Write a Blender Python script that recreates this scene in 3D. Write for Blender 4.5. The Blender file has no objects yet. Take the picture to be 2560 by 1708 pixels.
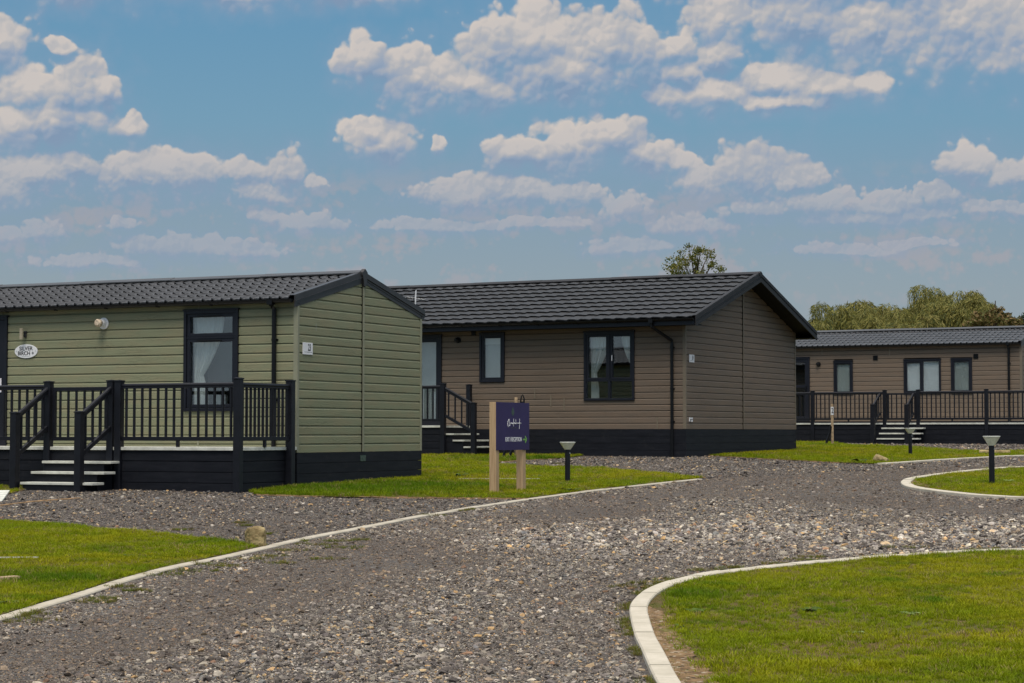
import bpy, bmesh, math, random
import numpy as np
from mathutils import Vector, Matrix, noise as mnoise
random.seed(7); RNG = np.random.default_rng(11)
S = bpy.context.scene
COL = S.collection
R = math.radians
# ------------------------------------------------------------------ camera
CAM_H = 1.42
cam_d = bpy.data.cameras.new("camera"); cam = bpy.data.objects.new("camera", cam_d); COL.objects.link(cam)
cam_d.sensor_width = 36; cam_d.lens = 5000/2560*36; cam_d.clip_end = 3000; cam_d.clip_start = .1
cam.location = (0, 0, CAM_H); PITCH = math.atan((1082-854)/5000)
cam.rotation_euler = (math.pi/2+PITCH, 0, 0); S.camera = cam
cam_d.dof.use_dof = False
S.view_settings.view_transform = 'Standard'; S.view_settings.look = 'None'
S.view_settings.exposure = 0; S.view_settings.gamma = 1
S.render.resolution_x = 1024; S.render.resolution_y = 683
# ------------------------------------------------------------------ sun
SUN_EL, SUN_AZ = 63, 186      # azimuth measured clockwise from +Y (view direction)
sun_d = bpy.data.lights.new("sun", 'SUN'); sun_d.energy = 2.4; sun_d.angle = R(24); sun_d.color = (1, .93, .82)
sun = bpy.data.objects.new("sun", sun_d); COL.objects.link(sun)
sd = Vector((math.sin(R(SUN_AZ))*math.cos(R(SUN_EL)), math.cos(R(SUN_AZ))*math.cos(R(SUN_EL)), math.sin(R(SUN_EL))))
sun.rotation_euler = sd.to_track_quat('Z', 'Y').to_euler()
# ------------------------------------------------------------------ node helper
class NT:
    def __init__(s, tree): s.t = tree; s.n = tree.nodes; s.l = tree.links
    def new(s, typ, **k):
        nd = s.n.new(typ); ins = k.pop('ins', {})
        for a, v in k.items(): setattr(nd, a, v)
        for a, v in ins.items():
            if isinstance(v, bpy.types.NodeSocket): s.l.new(v, nd.inputs[a])
            else: nd.inputs[a].default_value = v
        return nd
    def m(s, op, a, b=None, c=None, clamp=False):
        nd = s.n.new('ShaderNodeMath'); nd.operation = op; nd.use_clamp = clamp
        for i, v in enumerate((a, b, c)):
            if v is None: continue
            if isinstance(v, bpy.types.NodeSocket): s.l.new(v, nd.inputs[i])
            else: nd.inputs[i].default_value = v
        return nd.outputs[0]
    def vm(s, op, a, b=None, out=0):
        nd = s.n.new('ShaderNodeVectorMath'); nd.operation = op
        for i, v in enumerate((a, b)):
            if v is None: continue
            if isinstance(v, bpy.types.NodeSocket): s.l.new(v, nd.inputs[i])
            else: nd.inputs[i].default_value = v
        return nd.outputs[out]
    def mix(s, f, a, b, mode='MIX'):
        nd = s.n.new('ShaderNodeMix'); nd.data_type = 'RGBA'; nd.blend_type = mode
        for i, v in ((0, f), (6, a), (7, b)):
            if isinstance(v, bpy.types.NodeSocket): s.l.new(v, nd.inputs[i])
            else: nd.inputs[i].default_value = v if i == 0 else (tuple(v)+(1,))[:4]
        return nd.outputs[2]
    def noise(s, vec, scale, detail=4, rough=.55, dim='3D', out=0, **k):
        nd = s.new('ShaderNodeTexNoise', noise_dimensions=dim, ins={'Scale': scale, 'Detail': detail, 'Roughness': rough})
        if vec is not None: s.l.new(vec, nd.inputs['Vector'])
        for a, v in k.items(): nd.inputs[a].default_value = v
        return nd.outputs[out]
    def ramp(s, f, stops, interp='LINEAR'):
        nd = s.n.new('ShaderNodeValToRGB'); nd.color_ramp.interpolation = interp
        el = nd.color_ramp.elements
        while len(el) < len(stops): el.new(.5)
        for e, (p, c) in zip(el, stops):
            e.position = p; e.color = (tuple(c)+(1,))[:4] if not isinstance(c, (int, float)) else (c, c, c, 1)
        s.l.new(f, nd.inputs[0]); return nd.outputs[0]
    def mapr(s, f, a, b, c=0., d=1., smooth=True):
        nd = s.n.new('ShaderNodeMapRange'); nd.interpolation_type = 'SMOOTHSTEP' if smooth else 'LINEAR'
        s.l.new(f, nd.inputs[0])
        for i, v in enumerate((a, b, c, d)):
            if isinstance(v, bpy.types.NodeSocket): s.l.new(v, nd.inputs[i+1])
            else: nd.inputs[i+1].default_value = v
        return nd.outputs[0]
def srgb(r, g, b):
    f = lambda c: (c/12.92 if c <= .04045 else ((c+.055)/1.055)**2.4)
    return (f(r/255), f(g/255), f(b/255))
# ------------------------------------------------------------------ world: sky with clouds
W = bpy.data.worlds.new("World"); S.world = W; W.use_nodes = True
N = NT(W.node_tree); N.n.clear()
tc = N.new('ShaderNodeTexCoord').outputs['Generated']
sp = N.new('ShaderNodeSeparateXYZ', ins={0: tc})
az = N.m('ARCTAN2', sp.outputs[0], sp.outputs[1])
el = N.m('ARCSINE', sp.outputs[2])
U = N.m('MULTIPLY_ADD', az, 5.0, 1.28); V = N.m('MULTIPLY_ADD', el, -5.0, 1.082)   # angles, 5 units per radian
UV = N.new('ShaderNodeCombineXYZ', ins={0: U, 1: V}).outputs[0]
sky = N.new('ShaderNodeTexSky', sky_type='NISHITA', sun_disc=False, sun_elevation=R(SUN_EL), sun_rotation=R(SUN_AZ), dust_density=2.0, ozone_density=2.0).outputs[0]
nish = N.vm('MULTIPLY', sky, (.085, .085, .085))
elf = N.mapr(el, 0, .7, smooth=False)
grad = N.ramp(elf, [(0, srgb(153, 164, 171)), (.10, srgb(145, 161, 172)), (.165, srgb(130, 157, 177)), (.22, srgb(114, 158, 184)), (.32, srgb(94, 150, 186)), (.5, srgb(112, 152, 180)), (1, srgb(150, 168, 186))])
base = N.mix(.82, nish, grad)
# billows: warp + fbm
warp = N.noise(UV, 7.5, 5, .55, out=1)
warpc = N.vm('MULTIPLY', N.vm('SUBTRACT', warp, (.5, .5, .5)), (.070, .060, 0))
UVw = N.vm('ADD', UV, warpc)
def fbm1(vec, k):
    a = N.noise(vec, 10*k, 6, .58)
    v = N.new('ShaderNodeTexVoronoi', feature='SMOOTH_F1', ins={'Scale': 17.0*k, 'Smoothness': .28, 'Vector': vec}).outputs[0]
    v2 = N.new('ShaderNodeTexVoronoi', feature='SMOOTH_F1', ins={'Scale': 41.0*k, 'Smoothness': .28, 'Vector': vec}).outputs[0]
    t = N.m('SUBTRACT', .95, N.m('ADD', N.m('MULTIPLY', v, .80), N.m('MULTIPLY', v2, .42)))
    return N.m('ADD', N.m('MULTIPLY', a, .46), N.m('MULTIPLY', t, .60))
lowm = N.mapr(V, .36, .52)
def fbm(vec):
    vec = N.vm('ADD', vec, N.vm('MULTIPLY', N.vm('SUBTRACT', N.noise(UV, 16, 3, .5, out=1), (.5, .5, .5)), (.030, .026, 0)))
    a = fbm1(vec, 1.0); b = fbm1(vec, 1.8)
    return N.m('ADD', a, N.m('MULTIPLY', N.m('SUBTRACT', b, a), lowm))
K = 2560/2350/1000
BL = [  # x, y, rx, ry in thousandths of the angle units above
 (835,150,62,55),(960,178,115,60),(1090,195,120,45),(1120,110,90,75),(1230,85,130,70),(1390,100,130,70),(1480,115,80,60),(1300,165,190,55),(1560,105,50,45),
 (1575,170,60,35),(1550,222,62,32),(1650,212,100,36),(1655,130,70,42),(1790,182,105,45),(1900,208,110,36),(2010,205,62,30),(1790,232,180,22),
 (1665,35,95,65),(1830,55,150,80),(2000,75,170,85),(2200,70,200,90),(2370,90,130,90),(1980,-30,380,70),
 (0,130,72,55),(60,225,90,62),(150,222,95,62),(235,225,38,40),(120,290,125,60),(20,310,100,60),(295,298,42,26),(130,122,30,18),
 (160,-12,180,42),(500,-16,340,34),(770,-22,200,30),
 (60,405,150,40),(-20,430,110,42),(180,388,48,32),
 (275,402,62,48),(370,398,90,48),(455,395,60,36),(560,388,50,25),(655,392,55,38),(600,435,75,28),(710,412,32,16),
 (85,540,48,25),(12,548,40,20),(280,520,32,13),(400,565,125,22),(540,568,100,16),(700,505,85,20),(610,487,45,16),
 (882,325,84,44),(860,300,42,30),(1000,325,24,22),
 (1165,350,52,38),(1230,345,55,32),(1300,335,75,58),(1400,320,90,46),(1480,350,75,36),(1560,365,42,26),
 (1050,435,110,32),(1190,428,110,34),(1310,438,90,28),(1425,470,65,32),
 (1610,405,70,40),(1720,395,105,52),(1830,410,80,28),
 (1740,475,90,20),(1890,462,120,30),(2040,470,110,30),(2150,455,55,24),(2010,495,220,16),
 (2225,390,68,36),(2330,408,70,26),(2300,485,90,14),
 (1000,510,120,14),(1580,515,95,22),(1200,505,170,12),(1460,555,100,16),(1000,520,40,14),(200,600,120,14),(1950,570,120,12),(2100,560,90,10)]
SCALE = Vector((1, 1, 1))
def blobfield(vec):
    f = None
    for (x, y, rx, ry) in BL:
        c = (x*K, (y+9)*K, 0)
        c = (1.28+5*math.atan((c[0]-1.28)/5), c[1], 0)
        ix, iy = 1/(rx*K*1.16), 1/(ry*K*1.46)
        ma = N.new('ShaderNodeVectorMath', operation='MULTIPLY_ADD', ins={0: vec, 1: (ix, iy, 0), 2: (-c[0]*ix, -c[1]*iy, 0)})
        d = N.vm('LENGTH', ma.outputs[0], out=1)
        if f is None: f = d
        else:
            nd = N.n.new('ShaderNodeMath'); nd.operation = 'SMOOTH_MIN'
            N.l.new(f, nd.inputs[0]); N.l.new(d, nd.inputs[1]); nd.inputs[2].default_value = .14; f = nd.outputs[0]
    return N.m('SUBTRACT', 1.0, f)
B0 = blobfield(UVw); B1 = blobfield(N.vm('ADD', UVw, (-.004, -.024, 0)))
F0 = fbm(UV); F1 = fbm(N.vm('ADD', UV, (-.004, -.0075, 0)))
# clouds elsewhere around the dome (beyond the part the photo shows)
out_m = N.mapr(N.m('MAXIMUM', N.m('ABSOLUTE', N.m('SUBTRACT', U, 1.28)), N.m('MULTIPLY_ADD', V, -1, .95)), 1.42, 1.75)
gen = N.m('MULTIPLY', N.m('SUBTRACT', N.noise(N.vm('MULTIPLY', tc, (1, 1, 2.2)), 2.4, 5, .5), .50), 5.0)
over = N.mapr(el, .42, .75)  # extra unseen cloud cover overhead, added for brighter neutral light
gen = N.m('MULTIPLY', N.m('ADD', gen, N.m('MULTIPLY', over, 1.0)), out_m)
Bt = N.m('ADD', N.m('MAXIMUM', B0, -1.2), N.m('MULTIPLY', N.m('ADD', gen, 0.0), 1.0))
dens = N.m('ADD', Bt, N.m('MULTIPLY', N.m('SUBTRACT', F0, .40), 1.55))
dB = N.m('SUBTRACT', B0, B1)
edge = N.mapr(dB, -.30, .15, .90, .26)
alpha = N.mapr(dens, .0, edge)
lowfade = N.mapr(V, .34, .60, 1.0, .55)
dBc = N.m('MINIMUM', N.m('MAXIMUM', dB, -.35), .30)
patch = N.m('SUBTRACT', N.noise(N.vm('ADD', UV, (3.1, 1.7, 0)), 6.5, 3, .5), .5)
relief = N.m('MINIMUM', N.m('MAXIMUM', N.m('MULTIPLY', N.m('SUBTRACT', F0, F1), 2.3), -.16), .24)
lit = N.m('ADD', N.m('ADD', .50, relief), N.m('MULTIPLY', dBc, 1.35))
lit = N.m('ADD', lit, N.m('MULTIPLY', patch, 1.5), clamp=True)
ccol = N.ramp(lit, [(0, srgb(122, 146, 175)), (.25, srgb(152, 165, 185)), (.48, srgb(183, 181, 184)), (.70, srgb(207, 196, 185)), (1, srgb(238, 218, 196))])
hazy = N.mix(N.mapr(V, .28, .62, 0, .60), ccol, srgb(164, 162, 170))
# ragged thin bands low over the horizon
band = N.m('ADD', N.m('MULTIPLY', N.m('SUBTRACT', N.noise(N.vm('MULTIPLY', UV, (1, 3.2, 1)), 3.2, 3, .5), .5), 3.0), N.m('MULTIPLY', N.m('SUBTRACT', F0, .40), 1.6))
bandm = N.m('MULTIPLY', N.mapr(band, .0, .55), N.m('MULTIPLY', N.mapr(V, .38, .52), N.mapr(V, .66, .80, 1, .25)))
base = N.mix(N.m('MULTIPLY', bandm, .55), base, srgb(170, 164, 170))
skyc = N.mix(N.m('MULTIPLY', N.m('MULTIPLY', alpha, lowfade), .97), base, hazy)
# broad thin veil around clouds
veil = N.m('MULTIPLY', N.mapr(N.m('ADD', Bt, N.m('MULTIPLY', N.m('SUBTRACT', F0, .55), 1.5)), -1.0, .35), .42)
skyc = N.mix(veil, skyc, srgb(135, 158, 184))
# unseen high sky whitened and brightened, added to give the scene more light
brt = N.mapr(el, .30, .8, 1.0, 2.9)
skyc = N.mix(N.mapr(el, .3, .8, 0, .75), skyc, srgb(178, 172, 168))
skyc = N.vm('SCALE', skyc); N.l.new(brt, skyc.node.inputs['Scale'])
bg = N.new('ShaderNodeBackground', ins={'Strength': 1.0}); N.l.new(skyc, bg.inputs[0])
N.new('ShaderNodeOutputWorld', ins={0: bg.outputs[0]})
W.cycles.sampling_method = 'NONE'
# ------------------------------------------------------------------ materials
def mat(name, color, rough=.6, spec=.35, metal=0, var=0., vscale=3., bump=0., bscale=30., fn=None, vcol=None):
    m = bpy.data.materials.new(name); m.use_nodes = True; n = NT(m.node_tree)
    b = n.n['Principled BSDF']; b.inputs['Roughness'].default_value = rough
    b.inputs['Specular IOR Level'].default_value = spec; b.inputs['Metallic'].default_value = metal
    co = n.new('ShaderNodeTexCoord').outputs['Object']
    c = None
    if var:
        f = n.noise(co, vscale, 5, .6)
        lo = tuple(x*(1-var) for x in color); hi = vcol or tuple(min(1, x*(1+var)) for x in color)
        c = n.mix(n.mapr(f, .3, .7), lo, hi)
    else: b.inputs['Base Color'].default_value = tuple(color)+(1,)
    if fn: c = fn(n, co, b) or c
    if c is not None: n.l.new(c, b.inputs['Base Color'])
    if bump:
        bp = n.new('ShaderNodeBump', ins={'Strength': bump, 'Distance': .01, 'Height': n.noise(co, bscale, 6, .6)})
        n.l.new(bp.outputs[0], b.inputs['Normal'])
    return m
def wood_board(base, dark, warm, grain=.35):
    def fn(n, co, b):
        g = n.noise(n.vm('MULTIPLY', co, (2.2, 2.2, 46)), 1.0, 6, .65, Distortion=.6)
        rings = n.new('ShaderNodeTexWave', wave_type='BANDS', bands_direction='Z', ins={'Scale': 14.0, 'Distortion': 16.0, 'Detail': 3.0, 'Detail Scale': .9, 'Vector': n.vm('MULTIPLY', co, (.30, .30, 1.0))}).outputs[1]
        patch = n.noise(n.vm('MULTIPLY', co, (1.6, 1.6, 7.4)), 1.3, 3, .5)
        c = n.mix(n.mapr(patch, .35, .7), base, warm)
        c = n.mix(n.m('MULTIPLY', n.mapr(g, .52, .72), grain), c, dark)
        c = n.mix(n.m('MULTIPLY', n.mapr(rings, .62, .95), n.mapr(n.noise(n.vm('MULTIPLY', co, (.5, .5, 3.7)), 2, 2), .48, .66, 0, .42)), c, dark)
        fl = n.mapr(n.noise(co, 24, 3, .7), .64, .74)
        c = n.mix(n.m('MULTIPLY', fl, .30), c, dark)
        h = n.m('ADD', g, n.m('MULTIPLY', rings, .5))
        bp = n.new('ShaderNodeBump', ins={'Strength': .35, 'Distance': .004, 'Height': h}); n.l.new(bp.outputs[0], b.inputs['Normal'])
        return c
    return fn
M = {}
M['green'] = mat('green_board', (0, 0, 0), .62, .3, fn=wood_board((.212, .222, .136), (.088, .094, .054), (.232, .218, .132)))
M['greentrim'] = mat('green_trim', (.235, .235, .165), .55, .3, var=.08)
M['brown'] = mat('brown_board', (0, 0, 0), .62, .3, fn=wood_board((.150, .115, .086), (.074, .056, .043), (.164, .119, .085), .28))
M['browntrim'] = mat('brown_trim', (.165, .135, .098), .55, .3, var=.08)
def skirtfn(n, co, b):
    f = n.noise(n.vm('MULTIPLY', co, (1, 1, 6)), 2.5, 5, .6)
    c = n.mix(n.mapr(f, .35, .7), (.0075, .0085, .0125), (.013, .014, .019))
    dirt = n.m('MULTIPLY', n.mapr(n.noise(co, 9, 6, .7), .55, .8), .35)
    return n.mix(dirt, c, (.055, .05, .045))
M['skirt'] = mat('charcoal_board', (0, 0, 0), .6, .18, fn=skirtfn, bump=.15, bscale=60)
M['post'] = mat('charcoal_plastic', (.008, .0088, .013), .45, .3, var=.2, vscale=5)
M['frame'] = mat('anthracite_frame', (.010, .011, .017), .4, .32, var=.15, vscale=4)
M['black'] = mat('black_plastic', (.004, .004, .005), .4, .3)
M['soffit'] = mat('black_soffit', (.006, .006, .007), .6, .2)
def rooffn(lo, hi):
    def fn(n, co, b):
        f = n.noise(co, 1.3, 5, .6); f2 = n.noise(co, 40, 3, .7)
        c = n.mix(n.mapr(f, .3, .7), lo, hi)
        c = n.mix(n.m('MULTIPLY', n.mapr(f2, .5, .75), .35), c, tuple(x*1.35 for x in hi))
        return c
    return fn
M['roofgrey'] = mat('grey_metal_tile', (0, 0, 0), .46, .4, fn=rooffn((.040, .0415, .0445), (.058, .0595, .064)))
M['roofdark'] = mat('dark_metal_tile', (0, 0, 0), .55, .35, fn=rooffn((.0165, .0175, .019), (.0245, .0255, .0275)))
M['verge'] = mat('dark_verge', (.030, .029, .031), .42, .4, var=.15)
M['vergedark'] = mat('charcoal_verge', (.020, .020, .022), .55, .2, var=.15)
M['deckboard'] = mat('pale_deck_board', (.56, .56, .50), .6, .3, var=.18, vscale=6)
M['white'] = mat('white_plastic', (.72, .72, .74), .4, .4, var=.04)
M['ink'] = mat('black_ink', (.012, .012, .014), .6, .2)
M['chrome'] = mat('steel', (.55, .55, .53), .3, .5, metal=.8)
M['beige'] = mat('beige_metal', (.33, .29, .21), .4, .4, var=.1)
M['rust'] = mat('rusty_flue', (.52, .42, .31), .7, .2, var=.4, vscale=30)
def concrete(n, co, b):
    f = n.noise(co, 6, 6, .6); g = n.noise(co, 120, 3, .6); d = n.noise(co, 2.2, 4, .6)
    c = n.mix(n.mapr(f, .3, .7), (.47, .425, .335), (.58, .525, .43))
    c = n.mix(n.m('MULTIPLY', n.mapr(g, .55, .75), .35), c, (.30, .27, .21))
    return n.mix(n.m('MULTIPLY', n.mapr(d, .55, .75), .4), c, (.27, .24, .17))
M['concreteworn'] = mat('worn_kerb_concrete', (0, 0, 0), .9, .15, fn=lambda n, co, b: n.mix(.20, concrete(n, co, b), (.20, .175, .13)), bump=.3, bscale=90)
M['concrete'] = mat('kerb_concrete', (0, 0, 0), .85, .2, fn=concrete, bump=.25, bscale=90)
def timber(n, co, b):
    g = n.noise(n.vm('MULTIPLY', co, (60, 60, 3)), 1, 5, .6, Distortion=.5)
    c = n.mix(n.mapr(g, .35, .7), (.48, .335, .195), (.37, .245, .135))
    k = n.new('ShaderNodeTexVoronoi', ins={'Scale': 4.2, 'Vector': n.vm('MULTIPLY', co, (1, 1, .8))}).outputs[0]
    return n.mix(n.mapr(k, .10, .16, 1, 0), c, (.14, .065, .03))
M['timber'] = mat('treated_timber', (0, 0, 0), .7, .25, fn=timber)
M['timberedge'] = mat('edging_timber', (.30, .19, .10), .8, .2, var=.35, vscale=8)
M['stake'] = mat('stake_timber', (.40, .29, .18), .75, .2, var=.3, vscale=12)
M['purple'] = mat('purple_panel', (.032, .022, .085), .5, .2, var=.10, vscale=2.5)
M['lettering'] = mat('white_lettering', (.72, .72, .74), .5, .3)
M['signgreen'] = mat('green_arrow', (.16, .36, .07), .5, .3)
M['emblem'] = mat('emblem_green', (.07, .12, .085), .5, .3)
M['emblemtxt'] = mat('grey_small_letters', (.075, .078, .10), .5, .3)
M['lampglass'] = mat('ribbed_diffuser', (.82, .82, .74), .35, .5, var=.1, vscale=20)
def rockfn(n, co, b):
    f = n.noise(co, 7, 6, .65); g = n.noise(co, 22, 4, .7)
    c = n.mix(n.mapr(f, .35, .65), (.20, .145, .07), (.42, .33, .17))
    c = n.mix(n.mapr(g, .52, .7), c, (.10, .095, .035))
    return c
M['rock'] = mat('sandstone_rock', (0, 0, 0), .9, .15, fn=rockfn, bump=.8, bscale=18)
M['curtain'] = mat('net_curtain', (.74, .76, .73), .9, .1)
M['curtaindim'] = mat('grey_curtain', (.30, .33, .32), .9, .1)
M['blind'] = mat('white_blind', (.90, .91, .92), .8, .2, var=.04, vscale=3)
M['blindgrey'] = mat('grey_blind', (.50, .53, .51), .8, .2, var=.06, vscale=3)
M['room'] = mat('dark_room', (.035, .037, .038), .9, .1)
M['greypanel'] = mat('grey_blind_fabric', (.085, .095, .10), .9, .1)
M['bark'] = mat('bark', (.075, .055, .038), .9, .1, var=.3)
M['yellow'] = mat('yellow_sticker', (.6, .55, .05), .5, .3)
def glassmat():
    m = bpy.data.materials.new('window_glass'); m.use_nodes = True; n = NT(m.node_tree); n.n.clear()
    fr = n.new('ShaderNodeLayerWeight', ins={'Blend': .28}).outputs[0]
    f = n.m('MULTIPLY_ADD', fr, .55, .115, clamp=True)
    t = n.new('ShaderNodeBsdfTransparent', ins={'Color': (.95, .97, .965, 1)}); g = n.new('ShaderNodeBsdfGlossy', ins={'Color': (.9, .95, 1, 1), 'Roughness': .015})
    co = n.new('ShaderNodeTexCoord').outputs['Object']
    bp = n.new('ShaderNodeBump', ins={'Strength': .04, 'Distance': .02, 'Height': n.noise(co, 1.5, 1)})
    n.l.new(bp.outputs[0], g.inputs['Normal'])
    mx = n.new('ShaderNodeMixShader', ins={0: f, 1: t.outputs[0], 2: g.outputs[0]})
    n.new('ShaderNodeOutputMaterial', ins={0: mx.outputs[0]}); return m
M['glass'] = glassmat()
# ------------------------------------------------------------------ mesh builder and object helpers
class Frame:
    """a thing: an Empty at its base; parts are built in frame axes (x, y) about P with world z, and parented."""
    def __init__(s, name, P, yaw, zb, off=(0, 0)):
        c, sn = math.cos(yaw), math.sin(yaw)
        s.org = Vector((off[0], off[1], zb))
        o = bpy.data.objects.new(name, None); COL.objects.link(o); o.empty_display_size = .2
        o.location = (P[0]+c*off[0]+sn*off[1], P[1]-sn*off[0]+c*off[1], zb); o.rotation_euler = (0, 0, -yaw)
        s.o = o
def tag(o, label=None, cat=None, group=None, kind=None):
    if label: o['label'] = label
    if cat: o['category'] = cat
    if group: o['group'] = group
    if kind: o['kind'] = kind
    return o
class MB:
    def __init__(s): s.v = []; s.f = []; s.smooth = False
    def add(s, vs, fs):
        k = len(s.v); s.v += [tuple(a) for a in vs]; s.f += [tuple(i+k for i in f) for f in fs]; return s
    def box(s, x0, x1, y0, y1, z0, z1):
        if x0 > x1: x0, x1 = x1, x0
        if y0 > y1: y0, y1 = y1, y0
        return s.add([(x0, y0, z0), (x1, y0, z0), (x1, y1, z0), (x0, y1, z0), (x0, y0, z1), (x1, y0, z1), (x1, y1, z1), (x0, y1, z1)],
                     [(0, 3, 2, 1), (4, 5, 6, 7), (0, 1, 5, 4), (1, 2, 6, 5), (2, 3, 7, 6), (3, 0, 4, 7)])
    def prism(s, poly, axis, a, b):   # poly of 2D points; axis 'x': (y,z) ; 'y': (x,z) ; 'z': (x,y)
        mk = {'x': lambda p, t: (t, p[0], p[1]), 'y': lambda p, t: (p[0], t, p[1]), 'z': lambda p, t: (p[0], p[1], t)}[axis]
        n = len(poly)
        return s.add([mk(p, a) for p in poly]+[mk(p, b) for p in poly],
                     [tuple(range(n))[::-1], tuple(range(n, 2*n))]+[(i, (i+1) % n, n+(i+1) % n, n+i) for i in range(n)])
    def tube(s, pts, r, n=10, caps=True):
        pts = [Vector(p) for p in pts]; rr = r if isinstance(r, (list, tuple)) else [r]*len(pts)
        vs = []; fs = []
        for i, p in enumerate(pts):
            d = (pts[min(i+1, len(pts)-1)]-pts[max(i-1, 0)]).normalized()
            a = d.orthogonal().normalized() if abs(d.z) < .9 else Vector((1, 0, 0)).cross(d).normalized()
            if abs(d.z) < .9: a = Vector((0, 0, 1)).cross(d).normalized()
            b = d.cross(a)
            for k in range(n):
                t = 2*math.pi*k/n; vs.append(p+(a*math.cos(t)+b*math.sin(t))*rr[i])
        for i in range(len(pts)-1):
            for k in range(n): fs.append((i*n+k, i*n+(k+1) % n, (i+1)*n+(k+1) % n, (i+1)*n+k))
        if caps: fs.append(tuple(range(n))[::-1]); fs.append(tuple(range((len(pts)-1)*n, len(pts)*n)))
        return s.add(vs, fs)
    def beam(s, a, b, w, h):          # rectangular bar from a to b, w horizontal, h in the vertical plane
        a = Vector(a); b = Vector(b); d = (b-a).normalized(); sd_ = Vector((0, 0, 1)).cross(d).normalized()*w/2; u = d.cross(sd_).normalized()*h/2
        vs = [p+sd_*i+u*j for p in (a, b) for i, j in ((-1, -1), (1, -1), (1, 1), (-1, 1))]
        return s.add(vs, [(0, 3, 2, 1), (4, 5, 6, 7), (0, 1, 5, 4), (1, 2, 6, 5), (2, 3, 7, 6), (3, 0, 4, 7)])
    def build(s, name, m, parent=None, bevel=0, label=None, smooth=False, keepz=False):
        if isinstance(parent, Frame): par, org = parent.o, parent.org
        elif parent is not None: par, org = parent, parent['_org'] if '_org' in parent else Vector((0, 0, 0))
        else: par, org = None, Vector((0, 0, 0))
        org = Vector(org)
        me = bpy.data.meshes.new(name); me.from_pydata([tuple(Vector(v)-org) for v in s.v], [], s.f); me.update()
        bm = bmesh.new(); bm.from_mesh(me); bmesh.ops.recalc_face_normals(bm, faces=bm.faces); bm.to_mesh(me); bm.free()
        me.materials.append(M[m] if isinstance(m, str) else m)
        o = bpy.data.objects.new(name, me); COL.objects.link(o)
        if par is not None:
            o.parent = par
            if isinstance(parent, Frame): PORG[o.name] = org
            else: PORG[o.name] = org
        if bevel:
            md = o.modifiers.new('bevel', 'BEVEL'); md.width = bevel; md.segments = 2; md.limit_method = 'ANGLE'
        if smooth:
            for p in me.polygons: p.use_smooth = True
        if label: o['label'] = label
        return o
PORG = {}
class Sub:
    """lets a part be the parent of sub-parts while keeping the thing's coordinates"""
    def __init__(s, o, fr): s.o = o; s.org = fr.org
def subp(o, fr): 
    f = Sub(o, fr); return f
_b = MB.build
def _build(s, name, m, parent=None, **k):
    if isinstance(parent, Sub):
        class P: pass
        fr = Frame.__new__(Frame); fr.o = parent.o; fr.org = parent.org
        return _b(s, name, m, fr, **k)
    return _b(s, name, m, parent, **k)
MB.build = _build
def ground_z(y):
    if y < 40: return .0215*y
    if y < 56: return .86+(y-40)*.0145
    return min(1.092+(y-56)*.004, 1.2)
gz_np = lambda Y: np.where(Y < 40, .0215*Y, np.where(Y < 56, .86+(Y-40)*.0145, np.minimum(1.092+(Y-56)*.004, 1.2)))
# ray helpers used only to lay out plan positions on the real ground
_fw = Vector((0, math.cos(PITCH), math.sin(PITCH))); _up = Vector((0, -math.sin(PITCH), math.cos(PITCH)))
def plan(x, y):
    d = _fw*5000+Vector((1, 0, 0))*(x-1280)-_up*(y-854); d /= d.y
    lo, hi = 2., 300.
    for _ in range(50):
        m_ = (lo+hi)/2
        if CAM_H+d.z*m_-ground_z(m_) > 0: lo = m_
        else: hi = m_
    return (d.x*lo, lo)
# ------------------------------------------------------------------ text
def text_mesh(s, size, ext=.002, sx=1.0, space=1.0, bold=.010):
    cu = bpy.data.curves.new('t', 'FONT'); cu.body = s; cu.size = size; cu.extrude = ext; cu.align_x = 'CENTER'; cu.align_y = 'CENTER'
    cu.space_character = space; cu.resolution_u = 3; cu.offset = bold*size
    o = bpy.data.objects.new('t', cu); COL.objects.link(o); dg = bpy.context.evaluated_depsgraph_get(); dg.update()
    me = bpy.data.meshes.new_from_object(o.evaluated_get(dg)); vs = [(v.co.x*sx, v.co.y, v.co.z) for v in me.vertices]; fs = [tuple(p.vertices) for p in me.polygons]
    bpy.data.objects.remove(o); bpy.data.curves.remove(cu); bpy.data.meshes.remove(me)
    return vs, fs
def ring_box(x0, x1, z0, z1, y0, y1, w, mb=None, wb=None):
    mb = mb or MB(); wb = wb or w
    mb.box(x0, x0+w, y0, y1, z0, z1); mb.box(x1-w, x1, y0, y1, z0, z1)
    mb.box(x0+w, x1-w, y0+.001, y1-.001, z1-w, z1); mb.box(x0+w, x1-w, y0+.001, y1-.001, z0, z0+wb); return mb
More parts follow.
